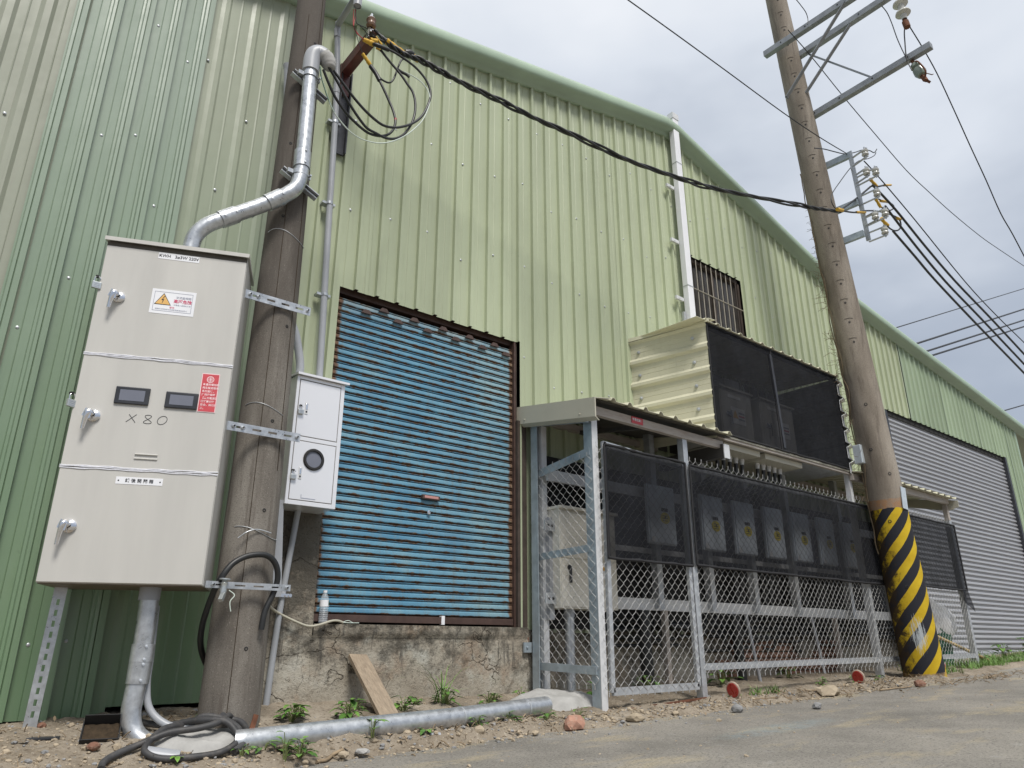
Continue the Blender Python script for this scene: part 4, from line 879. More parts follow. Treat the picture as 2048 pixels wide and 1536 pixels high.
# ================================================================ WALL BRACKET AND CABLE LOOPS
wb=thing('wall_bracket','dark red steel bracket arm with a black channel sticking out under the eaves','bracket',(2.1,-.05,4.9))
mb=MB(); a=Vector((2.110,-.03,4.85)); b_=Vector((2.085,-.56,4.795)); 
mb.box(2.068,2.076,-.56,-.03,4.76,4.865); mb.box(2.076,2.145,-.56,-.03,4.855,4.865); mb.box(2.076,2.145,-.56,-.03,4.76,4.770); mb.build('arm',MAT['redbrown'],wb)
mb=MB(); mb.bar((2.105,-.045,4.87),(2.115,-.045,4.55),.085,.03,(0,1,0)); mb.build('arm_foot',MAT['redbrown'],wb)
mb=MB(); mb.box(2.075,2.085,-.075,-.02,3.95,4.80); mb.box(2.165,2.175,-.075,-.02,3.95,4.80); mb.box(2.085,2.165,-.035,-.02,3.95,4.80); mb.build('channel',MAT['dark_steel'],wb)
mb=MB(); mb.lathe([(.012,-.05),(.034,-.046),(.042,-.03),(.03,-.008),(.03,.008),(.042,.03),(.034,.046),(.012,.05)],(2.06,-.60,4.89),(0,.1,1),16); mb.build('spool_insulator',MAT['porc_brown'],wb)
mb=MB(); mb.bar((2.06,-.60,4.80),(2.06,-.60,4.99),.014,.014); mb.bar((2.06,-.55,4.825),(2.06,-.61,4.825),.04,.012); mb.bar((2.06,-.55,4.955),(2.06,-.61,4.955),.04,.012); mb.bar((2.06,-.545,4.78),(2.06,-.545,4.96),.04,.012); mb.build('spool_clevis',MAT['chrome'],wb)
LOOP_A=[(1.649,-0.830,4.033),(1.739,-0.818,3.976),(1.841,-0.805,3.906),(1.944,-0.793,3.846),(2.048,-0.781,3.806),(2.151,-0.768,3.793),(2.254,-0.756,3.831),(2.346,-0.744,3.898),(2.429,-0.731,3.978),(2.513,-0.719,4.091),(2.573,-0.706,4.230),(2.611,-0.694,4.386),(2.589,-0.682,4.498),(2.532,-0.669,4.578),(2.439,-0.657,4.637),(2.290,-0.645,4.673),(2.203,-0.632,4.681),(2.118,-0.620,4.676)]
LOOP_B=[(1.636,-0.840,4.013),(1.718,-0.827,3.935),(1.802,-0.813,3.845),(1.874,-0.800,3.781),(1.947,-0.787,3.727),(2.018,-0.773,3.693),(2.098,-0.760,3.697),(2.191,-0.747,3.706),(2.283,-0.733,3.755),(2.363,-0.720,3.844),(2.432,-0.707,3.983),(2.468,-0.693,4.121),(2.472,-0.680,4.256),(2.449,-0.667,4.353),(2.406,-0.653,4.414),(2.363,-0.640,4.475),(2.321,-0.627,4.524),(2.255,-0.613,4.585),(2.164,-0.600,4.669)]
LOOP_C=[(1.599,-0.850,3.950),(1.651,-0.834,3.880),(1.714,-0.818,3.804),(1.775,-0.802,3.759),(1.857,-0.786,3.713),(1.938,-0.771,3.687),(2.030,-0.755,3.672),(2.121,-0.739,3.697),(2.201,-0.723,3.749),(2.260,-0.707,3.824),(2.292,-0.691,3.909),(2.303,-0.675,3.984),(2.283,-0.659,4.081),(2.253,-0.644,4.161),(2.204,-0.628,4.268),(2.169,-0.612,4.345),(2.139,-0.596,4.414),(2.093,-0.580,4.474)]
THIN=[(1.570,-0.860,3.953),(1.591,-0.849,3.879),(1.627,-0.839,3.807),(1.673,-0.828,3.730),(1.728,-0.818,3.657),(1.785,-0.807,3.618),(1.852,-0.797,3.583),(1.929,-0.786,3.568),(2.015,-0.776,3.576),(2.133,-0.765,3.618),(2.241,-0.755,3.692),(2.351,-0.744,3.802),(2.442,-0.734,3.923),(2.523,-0.723,4.057),(2.577,-0.713,4.203),(2.602,-0.702,4.325),(2.587,-0.692,4.413),(2.542,-0.681,4.472),(2.474,-0.671,4.505),(2.361,-0.660,4.517)]
JOIN=[(2.159,-0.580,4.418),(2.210,-0.583,4.395),(2.271,-0.587,4.399),(2.306,-0.590,4.452),(2.328,-0.593,4.540),(2.360,-0.597,4.673),(2.397,-0.600,4.719)]
TAP=[(2.322,-0.600,4.570),(2.367,-0.607,4.553),(2.411,-0.613,4.548),(2.438,-0.620,4.530)]
RED1=[(1.896,-0.600,4.931),(1.901,-0.596,4.866),(1.906,-0.592,4.795),(1.926,-0.588,4.747),(1.977,-0.584,4.712),(2.019,-0.580,4.700)]
RED2=[(1.908,-0.600,4.940),(1.918,-0.595,4.879),(1.914,-0.590,4.770),(1.948,-0.585,4.719),(2.002,-0.580,4.712)]
BLK1=[(1.915,-0.600,4.938),(1.929,-0.595,4.821),(1.966,-0.590,4.816),(2.035,-0.585,4.826),(2.108,-0.580,4.805),(2.167,-0.575,4.754),(2.193,-0.570,4.755)]
BLK2=[(1.909,-0.600,4.765),(1.939,-0.593,4.712),(1.971,-0.587,4.636),(2.013,-0.580,4.565)]
BLK3=[(1.962,-0.600,4.799),(2.013,-0.590,4.788),(2.061,-0.580,4.749),(2.096,-0.570,4.740)]
T1=[(2.016,-0.575,4.705),(2.055,-0.575,4.710),(2.106,-0.575,4.714)]
T2=[(2.221,-0.575,4.821),(2.298,-0.575,4.810),(2.402,-0.575,4.796)]
T3=[(2.468,-0.575,4.814),(2.543,-0.575,4.812)]
T4=[(2.018,-0.575,4.560),(2.052,-0.575,4.529),(2.094,-0.575,4.489)]
T5=[(2.123,-0.575,4.805),(2.153,-0.575,4.779),(2.182,-0.575,4.753)]
T6=[(2.076,-0.575,4.736),(2.137,-0.575,4.762)]
T7=[(2.136,-0.575,4.696),(2.183,-0.575,4.692)]
SERVICE=[(2.055,-0.551,4.893),(2.149,-0.563,4.857),(2.227,-0.574,4.820),(2.385,-0.595,4.769),(2.521,-0.613,4.771),(2.732,-0.641,4.742),(2.960,-0.671,4.730),(3.335,-0.721,4.713),(3.743,-0.776,4.668),(4.177,-0.834,4.661),(4.798,-0.916,4.651),(5.430,-1.001,4.693),(5.999,-1.077,4.739),(6.650,-1.163,4.862),(7.558,-1.284,5.065),(7.954,-1.337,5.151),(8.371,-1.393,5.251)]
SERVICE_B=[(2.066,-0.552,4.813),(2.163,-0.565,4.805),(2.228,-0.574,4.807),(2.318,-0.586,4.787),(2.391,-0.595,4.772)]
W1=[(4.285,-1.450,6.006),(5.011,-1.450,6.044),(5.971,-1.450,6.084),(7.166,-1.450,6.127),(8.036,-1.450,6.199),(8.776,-1.450,6.297)]
W2=[(7.531,-1.500,7.628),(8.049,-1.500,7.526),(8.846,-1.500,7.289),(9.725,-1.500,7.075),(10.661,-1.500,6.867),(11.465,-1.500,6.809),(12.293,-1.500,6.775),(13.484,-1.500,6.791),(14.463,-1.500,6.868),(16.137,-1.500,7.028)]
W3=[(8.383,-2.620,7.386),(8.727,-2.620,7.222),(9.057,-2.620,6.996),(9.389,-2.620,6.591),(9.694,-2.620,6.181),(10.012,-2.620,5.788),(10.283,-2.620,5.392),(10.588,-2.620,5.190),(11.007,-2.620,4.829)]
S1=[(9.388,-1.600,5.258),(9.977,-1.600,5.079),(10.541,-1.600,4.901),(11.812,-1.600,4.603),(13.627,-1.600,4.214),(14.174,-1.600,4.083)]
S2=[(9.288,-1.600,5.609),(10.067,-1.600,5.295),(10.932,-1.600,5.015),(12.095,-1.600,4.769),(13.752,-1.600,4.404),(14.309,-1.600,4.276)]
S3=[(9.010,-1.600,5.822),(9.614,-1.600,5.696),(10.440,-1.600,5.417),(11.354,-1.600,5.155),(12.577,-1.600,4.910),(13.895,-1.600,4.620),(14.463,-1.600,4.495)]
S4=[(8.885,-1.600,6.148),(9.306,-1.600,6.058),(10.270,-1.600,5.782),(11.777,-1.600,5.295),(12.872,-1.600,5.059),(14.064,-1.600,4.876),(14.660,-1.600,4.778)]
F0=[(55.964,16.000,21.484),(92.206,16.000,35.821)]
F1=[(57.380,16.000,21.184),(91.062,16.000,34.126)]
F2=[(58.717,16.000,21.227),(90.403,16.000,33.148)]
F3=[(53.081,16.000,22.057),(94.434,16.000,39.125)]
F4=[(71.913,16.000,19.252),(83.275,16.000,22.582)]
DROP1=[(6.775,-2.000,7.224),(6.889,-2.000,7.194),(6.987,-2.000,7.152),(7.010,-2.000,7.059),(6.976,-2.000,6.962)]
DROP2=[(8.370,-2.370,7.903),(8.370,-2.421,7.731),(8.370,-2.448,7.524),(8.370,-2.467,7.281),(8.370,-2.492,7.082),(8.370,-2.512,6.956),(8.370,-2.529,6.812),(8.370,-2.549,6.689)]
DROP3=[(8.360,-2.603,7.393),(8.360,-2.567,7.286),(8.360,-2.546,7.123),(8.360,-2.530,6.981),(8.360,-2.524,6.853)]
INS_TOP=[(7.772,-2.750,7.253),(7.775,-2.750,7.169),(7.843,-2.750,7.139),(7.881,-2.750,7.025)]
INS_LOW=[(8.316,-2.600,6.642),(8.261,-2.600,6.482),(8.251,-2.600,6.414),(8.317,-2.600,6.347)]
J1=[(7.722,-1.500,5.851),(7.982,-1.500,5.963),(8.245,-1.500,6.053),(8.555,-1.500,6.165),(8.864,-1.500,6.332),(9.157,-1.500,6.517),(9.401,-1.500,6.627),(9.555,-1.500,6.665),(9.677,-1.500,6.785)]
J2=[(9.620,-1.500,6.696),(9.534,-1.500,6.603),(9.304,-1.500,6.443),(8.968,-1.500,6.245),(8.658,-1.500,5.986),(8.257,-1.500,5.583),(8.001,-1.500,5.311),(7.934,-1.500,5.179),(7.971,-1.500,5.108),(8.025,-1.500,5.096)]
J3=[(8.152,-1.500,5.131),(8.423,-1.500,5.332),(8.751,-1.500,5.579),(9.198,-1.500,5.933)]
J4=[(8.033,-1.550,5.048),(8.328,-1.550,5.143),(8.503,-1.550,5.215),(8.765,-1.550,5.344),(9.106,-1.550,5.480),(9.450,-1.550,5.583),(9.793,-1.550,5.646),(9.856,-1.550,5.574),(9.752,-1.550,5.447),(9.576,-1.550,5.360),(9.413,-1.550,5.343),(9.324,-1.550,5.382)]
J5=[(9.110,-1.550,5.877),(9.307,-1.550,5.954),(9.522,-1.550,6.068),(9.782,-1.550,6.189)]
J6=[(9.191,-1.550,5.722),(9.372,-1.550,5.751),(9.609,-1.550,5.822),(9.732,-1.550,5.815),(9.667,-1.550,5.740),(9.512,-1.550,5.656),(9.324,-1.550,5.617),(9.251,-1.550,5.653)]
KY1=[(7.940,-1.550,5.027),(8.082,-1.550,5.069)]
KY2=[(9.097,-1.550,5.986),(9.190,-1.550,5.960),(9.270,-1.550,5.948)]
KY3=[(9.522,-1.550,6.068),(9.782,-1.550,6.189)]
KY4=[(9.147,-1.550,5.694),(9.215,-1.550,5.647),(9.267,-1.550,5.603)]
KY5=[(9.311,-1.550,5.726),(9.571,-1.550,5.816)]
KY6=[(9.216,-1.550,5.414),(9.304,-1.550,5.375),(9.388,-1.550,5.371)]
KY7=[(9.729,-1.550,5.620),(9.871,-1.550,5.658)]
KY8=[(8.467,-1.550,5.201),(8.736,-1.550,5.305)]
TAPES=dict(T1=T1,T2=T2,T3=T3,T4=T4,T5=T5,T6=T6,T7=T7)
def cable(name,label,pts,r,mat,cat='cable',group=None,n=8,sub=4):
    o=MB().tube(spline(pts,sub),r,n).build(name,MAT[mat]); return tag(o,label,cat,group)
cable('cable_loop','black cable of the outermost big loop hanging from the elbow head',LOOP_A,.0105,'black_rub'); cable('cable_loop','black cable of the middle loop hanging from the elbow head',LOOP_B,.0105,'black_rub'); cl=cable('cable_loop','black cable of the narrowest loop ending in a yellow taped joint',LOOP_C,.0105,'black_rub')
MB().tube([Vector(LOOP_C[11])-Vector((0,0,.012)),Vector(LOOP_C[11])+Vector((.001,0,.012))],.0112,8).build('red_mark',MAT['red_wire'],cl)
MB().tube(spline(LOOP_C[-3:],4),.018,8).build('splice_sleeve',MAT['black_rub'],cl)
th=cable('earth_wire','thin pale wire following the cable loops below',THIN,.0048,'white_wire','wire'); MB().tube(spline(THIN[:5],4),.0052,6).build('green_sheath',MAT['green_wire'],th)
cable('jumper_cable','short black jumper curving between the two taped joints',JOIN,.008,'black_rub'); cable('jumper_cable','black cable stub with a blunt end under the wall bracket',TAP,.012,'black_rub')
for nm,lb,pt,mt_,rr_ in (('lead_wire','red lead wire dropping from the grey conduit mouth',RED1,'red_wire',.0035),('lead_wire','second red lead wire beside the black leads at the conduit mouth',RED2,'red_wire',.003),('lead_wire','black lead wire from the conduit mouth to the upper taped joint',BLK1,'black_rub',.0038),('lead_wire','thin black lead wire reaching down to the lower taped joint',BLK2,'black_rub',.003),('lead_wire','short black lead crossing the bracket spool',BLK3,'black_rub',.0035)): cable(nm,lb,pt,rr_,mt_,'wire')
sv_=thing('service_cable','thick twisted black service cable spanning from the wall bracket to the striped pole','cable',SERVICE[0])
SP=spline(SERVICE,10)
for ph in (0,2.1,4.2):
    pts=[]
    for i,p in enumerate(SP):
        amp=.016*smooth(i/30); a=ph+i*.42; pts.append(p+Vector((0,math.cos(a)*amp-.0,math.sin(a)*amp+.012*math.sin(a*.37))))
    MB().tube(pts,.0125,7).build('strand',MAT['black_rub'],sv_)
MB().tube(spline(SERVICE_B,5),.011,7).build('strand',MAT['black_rub'],sv_)
for nm,r0,r1 in (('T1',.016,.024),('T2',.028,.020),('T3',.026,.028),('T4',.013,.017),('T5',.008,.012),('T6',.022,.020),('T7',.012,.010)):
    pts=spline(TAPES[nm],4); k=len(pts); mb=MB(); mb.tube(pts,[ (r0+(r1-r0)*i/(k-1))*(1+.12*math.sin(i*2.3)) for i in range(k)],10); mb.build('tape_wrap',MAT['yellow_tape'],sv_)
MB().tube([(2.40,-.590,4.79),(2.44,-.6,4.80),(2.475,-.605,4.81)],[.03,.036,.02],10).build('splice_sleeve',MAT['black_rub'],sv_); MB().tube(spline([Vector(LOOP_A[-2])+Vector((.02,0,.0)),LOOP_A[-1],T1[-1]],4),.017,8).build('splice_sleeve',MAT['black_rub'],sv_)
# ---- wires on and beyond the striped pole
cable('overhead_wire','black wire running up to the sky in front of the striped pole',W1,.0065,'black_rub','wire',None,6)
cable('overhead_wire','thin slack wire sagging from the crossarms away down the street',W2,.006,'black_rub','wire',None,6)
cable('overhead_wire','straight high wire leaving the white disc insulator',W3,.007,'black_rub','wire',None,6)
for nm,pts,rr_,lb in (('S1',S1,.016,'lowest of the three thick black service lines leaving the rack'),('S2',S2,.016,'middle of the three thick black service lines leaving the rack'),('S3',S3,.016,'topmost of the three thick black service lines leaving the rack'),('S4',S4,.008,'thin neutral wire above the three thick service lines')): cable('service_line',lb,pts,rr_,'black_rub','wire','lines from the pole rack down the street',6)
for i,(pts,lb,rr_) in enumerate(((F0,'upper of three thick wires crossing behind the roof ridge',.085),(F1,'middle of three thick wires crossing behind the roof ridge',.085),(F2,'lower of three thick wires crossing behind the roof ridge',.085),(F3,'thin high wire crossing the sky behind the roof',.045),(F4,'short thin wire seen low over the far roof end',.06))):
    a,b_=Vector(pts[0]),Vector(pts[1]); cable('distant_wire',lb,[a-(b_-a)*.4,a,b_,b_+(b_-a)*.6],rr_,'black_rub','wire','wires crossing beyond the warehouse',6)
cable('jumper_wire','wavy thin wire from the pole to the top spool of the rack',J1,.007,'black_rub','wire'); cable('jumper_wire','thin wire looping down from the top spool to the taped cable end',J2,.006,'black_rub','wire')
sj=thing('service_tail','black cable tails fanning from the service cable to the rack spools','cable',J3[0])
for pts,rr_ in ((J3,.014),(J4,.011),(J5,.013),(J6,.010)): MB().tube(spline(pts,4),rr_,7).build('tail',MAT['black_rub'],sj)
for pts,rr_ in ((KY1,.022),(KY2,.022),(KY3,.016),(KY4,.020),(KY5,.018),(KY6,.024),(KY7,.022),(KY8,.016)): 
    q=spline(pts,3); MB().tube(q,[rr_*(1+.15*math.sin(i*2.1)) for i in range(len(q))],8).build('tape_wrap',MAT['yellow_tape'],sj)
cable('drop_wire','thin wire hanging from above onto the first crossarm',DROP1,.005,'black_rub','wire'); cable('drop_wire','thin wire drooping from the crossarm end to the cutout',DROP2,.006,'black_rub','wire'); cable('drop_wire','short jumper hanging from the white disc insulator',DROP3,.008,'black_rub','wire')
# ================================================================ EQUIPMENT CAGE
FY=-.85
cg=thing('equipment_cage','chain link cage of zinc posts with black shade net round the electrical boxes','cage',(7.8,-.4,-.4))
def cpost(x,y,z0,z1,mat='galv',a=.075,t=.006,rb=(0,1,0),ra=(1,0,0)): return MB().angle((x,y,z0),(x,y,z1),a,t,ra,rb).build('post',MAT[mat],cg)
mb=MB(); zb=ground_z(4.25,-.85)-.06; mb.box(4.25,4.315,-.836,-.830,zb,1.84); mb.mi=1; mb.box(4.25,4.256,-.830,-.735,zb,1.86); mb.build('post',[MAT['galv_white'],MAT['steel_blue']],cg)
cpost(4.215,-.085,-.47,1.98,'steel_blue',.085,.006,(0,-1,0)); cpost(4.29,-.045,-.47,1.98,'galv_white',.06,.006,(0,-1,0))
cpost(5.43,-.862,-.52,1.86,'galv',.065,.006); cpost(8.62,-.862,-.44,.72,'galv',.07,.006); cpost(8.62,-.84,.72,1.98,'galv_white',.06,.006)
cpost(11.34,-.862,-.36,1.66,'galv',.07,.006); cpost(11.34,-.862,1.66,1.95,'rustbeam',.06,.006)
def rail(p0,p1,w,h,mat,name='rail'): return MB().bar(p0,p1,w,h).build(name,MAT[mat],cg)
rail((4.25,-.80,1.53),(4.25,-.09,1.44),.006,.07,'steel_blue'); rail((4.25,-.80,.735),(4.25,-.09,.715),.006,.06,'steel_blue'); rail((4.25,-.80,-.185),(4.25,-.10,-.165),.03,.06,'steel_blue')
rail((5.47,-.845,-.178),(11.34,-.845,-.135),.03,.055,'galv'); rail((5.47,-.84,1.57),(11.34,-.84,1.585),.03,.05,'galv'); rail((4.30,-.868,-.47),(5.46,-.868,-.42),.016,.016,'rust','tie_rod')
mb=MB(); mb.box(4.135,4.215,-.075,-.055,-.06,.02); mb.lathe([(.010,0),(.010,.008),(.0,.012)],(4.165,-.075,-.02),(0,-1,0),8); mb.build('wall_lug',MAT['steel_blue'],cg)
def wire_mesh(name,h,parent,dx=.083,pitch=.075,top=.035,bot=.03,flip=1):
    pts=[]; z=0; k=int(round(h/pitch*2)); pts.append(Vector((-.0+dx*.5*flip*.9,0,-bot)))
    for i in range(k+1):
        sgn=1 if i%2==0 else -1; zc=i*pitch/2
        for dz,f,dy in ((-.007,.86,.0),(.0,1.0,.003),(.007,.86,0)): pts.append(Vector((flip*sgn*dx*.5*f,dy*sgn,zc+dz)))
    sgn=1 if k%2==0 else -1; pts.append(Vector((flip*sgn*dx*.5*.9,0,k*pitch/2+top)))
    o=MB().tube(pts,.0019,4,False).build(name,MAT['wire'],None,(0,0,0)); return o
MDX=.043
def mesh_panel(par,p0,dirv,n,z0,h,rotz=0):
    me=[]
    for fl in (1,-1):
        w=wire_mesh('mesh_wire',h,None,MDX,.085,.028,.03,fl); me.append(w.data); COL.objects.unlink(w); bpy.data.objects.remove(w)
    for i in range(n):
        o=bpy.data.objects.new('mesh_wire',me[i%2]); COL.objects.link(o); o.parent=par
        bow=Vector((-dirv[1],dirv[0],0)); o.location=Vector(p0)+Vector(dirv)*((i+.5)*MDX+.0022*noise.noise((i*.9,z0,1)))+bow*(.007*noise.noise((i*.16,n,2)))+Vector((0,0,z0+.004*noise.noise((i*.3,n,5))))-ORG[par.name]; o.rotation_euler=(.004*noise.noise((i*.2,n,7)),.003*noise.noise((i*.25,n,8)),rotz)
gate=MB(); gx0,gx1=4.33,5.415
gate.bar((gx0+.03,-.845,-.335),(gx1-.02,-.845,-.325),.03,.055); gate.bar((gx0+.03,-.845,1.60),(gx1-.02,-.845,1.56),.03,.05); gate.bar((gx0+.025,-.845,-.34),(gx0+.045,-.845,1.62),.04,.03,(0,1,0)); gate.bar((gx1-.02,-.845,-.33),(gx1-.02,-.845,1.58),.04,.03,(0,1,0)); 
gt=gate.build('gate',MAT['galv'],cg)
mesh_panel(gt,(4.262,-.862,0),(1,0,0),27,-.34,1.90)
mesh_panel(cg,(4.24,-.82,0),(0,1,0),18,-.29,1.80,R(90))
mesh_panel(cg,(5.46,-.872,0),(1,0,0),73,-.235,1.87)
mesh_panel(cg,(8.62,-.872,0),(1,0,0),63,-.22,1.87)
def net(par,x0,x1,z0,z1,y,amp,seed,name='shade_net',slope=0,hem=.022,tail=0):
    nx=int((x1-x0)/.06)+2; nzv=int((z1-z0)/.06)+2; vs=[]
    for j in range(nzv):
        for i in range(nx):
            u=i/(nx-1); v=j/(nzv-1); x=x0+(x1-x0)*u; z=z0+(z1-z0)*v+slope*u
            e=min(v,1-v,u,1-u); ed=smooth(e/.12)
            vs.append((x,y-amp*ed*(.5+noise.noise((x*2.2,z*2.6,seed)))-.3*amp*noise.noise((x*7,z*3,seed+4)),z+.010*noise.noise((x*3,v*2,seed))*(1 if v<.1 else .5)))
    mb=MB(); mb.add(vs,[(j*nx+i,j*nx+i+1,(j+1)*nx+i+1,(j+1)*nx+i) for j in range(nzv-1) for i in range(nx-1)],True)
    o=mb.build(name,MAT['net'],par)
    mb=MB()
    for j in (0,nzv-1): mb.tube([Vector(vs[j*nx+i])+Vector((0,0,.0)) for i in range(nx)],[hem*(.55+.35*noise.noise((i*.9,j,seed))) for i in range(nx)],6)
    for i in (0,nx-1): mb.tube([Vector(vs[j*nx+i]) for j in range(nzv)],hem*.5,6)
    mb.build('net_hem',MAT['net_hem'],o); return o
net(gt,4.335,5.40,.655,1.585,-.889,.008,1)
net(cg,5.46,8.98,.665,1.575,-.893,.020,2)
net(cg,8.98,11.39,.70,1.585,-.893,.016,3)
mb=MB(); pts=[]
for j in range(7):
    for i in range(7): 
        u=i/6;v=j/6; pts.append((11.20+.26*u,-.897-.02*math.sin(u*5+v*3),.70-.28*v*(.35+.65*u)))
mb.add(pts,[(j*7+i,j*7+i+1,(j+1)*7+i+1,(j+1)*7+i) for j in range(6) for i in range(6)],True); mb.build('net_tail',MAT['net'],cg)
# canopies
def corr_roof(par,name,x0,x1,y0,y1,z0,z1,per,h,mat,along='y'):
    # ribs run along y, profile across x
    pts=[]; x=x0
    while x<=x1:
        for dx,dz in ((0,0),(per*.62,0),(per*.72,h),(per*.86,h),(per*.96,0)): 
            if x+dx<=x1+.001: pts.append((x+dx,dz))
        x+=per
    vs=[]
    for x,dz in pts: vs+=[(x,y0,z0+dz),(x,y1,z1+dz)]
    mb=MB(); mb.add(vs,[(2*i,2*i+2,2*i+3,2*i+1) for i in range(len(pts)-1)]); 
    o=mb.build(name,mat,par); sm=o.modifiers.new('solid','SOLIDIFY'); sm.thickness=.004; return o
ca=thing('canopy','low canopy with a cream end flashing and a red sticker over the cage gate','canopy',(5.1,-.4,1.95))
corr_roof(ca,'roof_sheet',4.20,6.12,-1.00,.0,1.945,2.09,.205,.028,MAT['cream_sheet'])
mb=MB(); mb.prism([(4.13,.03,2.09),(4.13,-1.0,1.925),(4.13,-1.0,1.765),(4.13,.03,1.93)],(.012,0,0)); mb.prism([(4.13,.03,1.93),(4.13,-1.0,1.765),(4.17,-1.0,1.740),(4.17,.03,1.905)],(.012,0,.0)); mb.prism([(4.13,.03,2.09),(4.13,-1.0,1.925),(4.33,-1.005,1.955),(4.33,.03,2.12)],(0,0,.006)); mb.lathe([(.009,0),(.009,.005),(0,.008)],(4.13,-.10,1.945),(-1,0,0),8); mb.lathe([(.009,0),(.009,.005),(0,.008)],(4.13,-.82,1.825),(-1,0,0),8); mb.build('end_flashing',MAT['trim_cream'],ca)
MB().bar((4.24,-.855,1.872),(6.05,-.855,1.866),.05,.075).build('beam',MAT['rustbeam'],ca); MB().bar((4.24,-.03,2.0),(6.05,-.03,2.0),.05,.07).build('beam',MAT['rustbeam'],ca)
MB().bar((4.20,-.02,1.93),(4.20,-.83,1.79),.05,.045).build('beam',MAT['steel_blue'],ca); MB().bar((4.9,-.05,1.97),(4.9,-.83,1.85),.04,.04).build('beam',MAT['under_shade'],ca)
MB().prism([(4.22,-.02,2.07),(4.22,-.95,1.938),(6.1,-.95,1.938),(6.1,-.02,2.07)],(0,0,.003)).build('ceiling_sheet',MAT['under_shade'],ca)
MB().bar((6.03,-.92,1.80),(6.03,-.1,1.80),.07,.13).build('beam',MAT['under_shade'],ca); MB().box(5.985,6.075,-.93,-.92,1.72,1.86).build('beam_end',MAT['galv_white'],ca)
st=MB().box(4.705,4.853,-.887,-.882,1.846,1.905).build('sticker',MAT['ink_red'],ca); st.data.materials[0]=MAT['red_plate']
text('有電危險！',.027,face_T((4.779,-.8885,1.878)),MAT['white_plate'],ca,'sticker_lettering',.0005)
cc=thing('canopy','low canopy with a dark roof edge behind the striped pole','canopy',(10,-.4,1.95))
corr_roof(cc,'roof_sheet',8.62,11.48,-.98,.0,1.955,2.09,.205,.028,MAT['cream_sheet'])
MB().bar((8.62,-.87,1.905),(11.36,-.87,1.925),.05,.075).build('beam',MAT['rustbeam'],cc); MB().bar((8.62,-.03,2.0),(11.36,-.03,2.0),.05,.07).build('beam',MAT['rustbeam'],cc)
mb=MB(); mb.prism([(11.40,-1.0,1.93),(11.40,-1.0,1.84),(11.40,-.85,1.80),(11.40,.0,2.0),(11.40,.0,2.1)],(.012,0,0)); mb.build('end_flashing',MAT['trim_cream'],cc)
# ---- equipment rack inside
rk=thing('equipment_rack','zinc painted frame of rails and uprights carrying the grey boxes','equipment rack',(7,-.25,.9))
RKY=-.24
for z,x0,h in ((1.43,4.28,.10),(.36,5.05,.105),(.86,5.0,.05)): MB().box(x0,11.2,RKY,RKY+.025,z-h/2,z+h/2).build('rail',MAT['galv_white'],rk)
for x in (5.62,6.44,7.22,8.05,9.3,10.4): MB().angle((x,RKY-.06,.32),(x,RKY-.06,2.05),.075,.005,(1,0,0),(0,1,0)).build('upright',MAT['galv'],rk)
for x in (5.72,8.9,10.9): MB().angle((x,RKY-.03,-.45),(x,RKY-.03,.31),.05,.005,(1,0,0),(0,1,0)).build('leg',MAT['rustbeam'],rk)
for x in (4.31,): MB().bar((x,RKY+.10,-.4),(x,RKY+.10,1.9),.06,.04,(0,1,0)).build('upright',MAT['galv_white'],rk)
MB().box(4.31,11.2,-.06,-.045,.13,1.66).build('painted_shade_board',MAT['shade_black'],rk)  # added black board: paints the shade on the wall behind the boxes
bx0=[5.49,6.335,6.915,7.495,8.075,8.66,9.245]
who=['nearest the gate, behind the gate net','first one right of the gate post','second one right of the gate post','third one right of the gate post','fourth one right of the gate post','fifth one right of the gate, dim in net','last one, just left of the striped pole']
for i,x in enumerate(bx0):
    w=.41 if i==0 else .375
    t=thing('disconnect_box','grey box with yellow sticker, '+who[i],'switch box',(x,-.3,1.2),'grey boxes on the rack')
    MB().box(x,x+w,-.335,RKY-.062,.92,1.50,.006).build('body',MAT['box_grey'],t); MB().box(x+.012,x+w-.012,-.35,-.336,.93,1.49,.004).build('door',MAT['box_grey'],t)
    mb=MB(); cx,cz=x+w*.58,1.19; mb.prism([(cx+.07*math.cos(2*math.pi*k/12)*1.05,-.352,cz-.012+.058*math.sin(2*math.pi*k/12)) for k in range(12)],(0,.002,0)); mb.build('warning_sticker',MAT['yellow'],t)
    mb=MB()
    for k in range(3): mb.box(cx-.04,cx+.04,-.3535,-.3522,cz-.042+k*.024,cz-.036+k*.024)
    mb.prism([(cx-.012,-.3535,cz-.005),(cx+.014,-.3535,cz+.012),(cx+.002,-.3535,cz-.03)],(0,.001,0)); mb.build('sticker_print',MAT['ink'],t)
    MB().box(cx-.05,cx+.045,-.353,-.349,cz+.052,cz+.085).build('brand_plate',MAT['black'],t); MB().box(x+.02,x+.07,-.3525,-.349,.935,.985).build('small_label',MAT['white_plate'],t)
cbn=thing('cable_bundle','black cable tails drooping from the grey boxes and under the long rail','cable',(7,-.2,.5)); random.seed(8); mb=MB()
for x in bx0:
    for k in range(5):
        a=x+.05+k*.07; zb=random.uniform(-.05,.25); pts=[(a,-.22,.93),(a+random.uniform(-.05,.05),-.2,.6),(a+random.uniform(-.1,.1),-.18,.3),(a+random.uniform(-.25,.25),-.12,zb),(a+random.uniform(-.5,.5),-.08,zb-.02)]; mb.tube(spline(pts,3),.017,6)
for k in range(3): mb.tube(spline([(5.1+i*.9,-.1,.12+.05*math.sin(i*1.7+k)+k*.05) for i in range(8)],3),.022,6)
mb.tube(spline([(5.45,-.25,.3),(5.45,-.24,.0),(5.50,-.22,-.45)],4),.06,10); mb.tube(spline([(6.85,-.25,.3),(6.9,-.24,.0),(6.95,-.22,-.45)],4),.05,10)
mb.build('strand',MAT['black_rub'],cbn)['kind']='stuff'
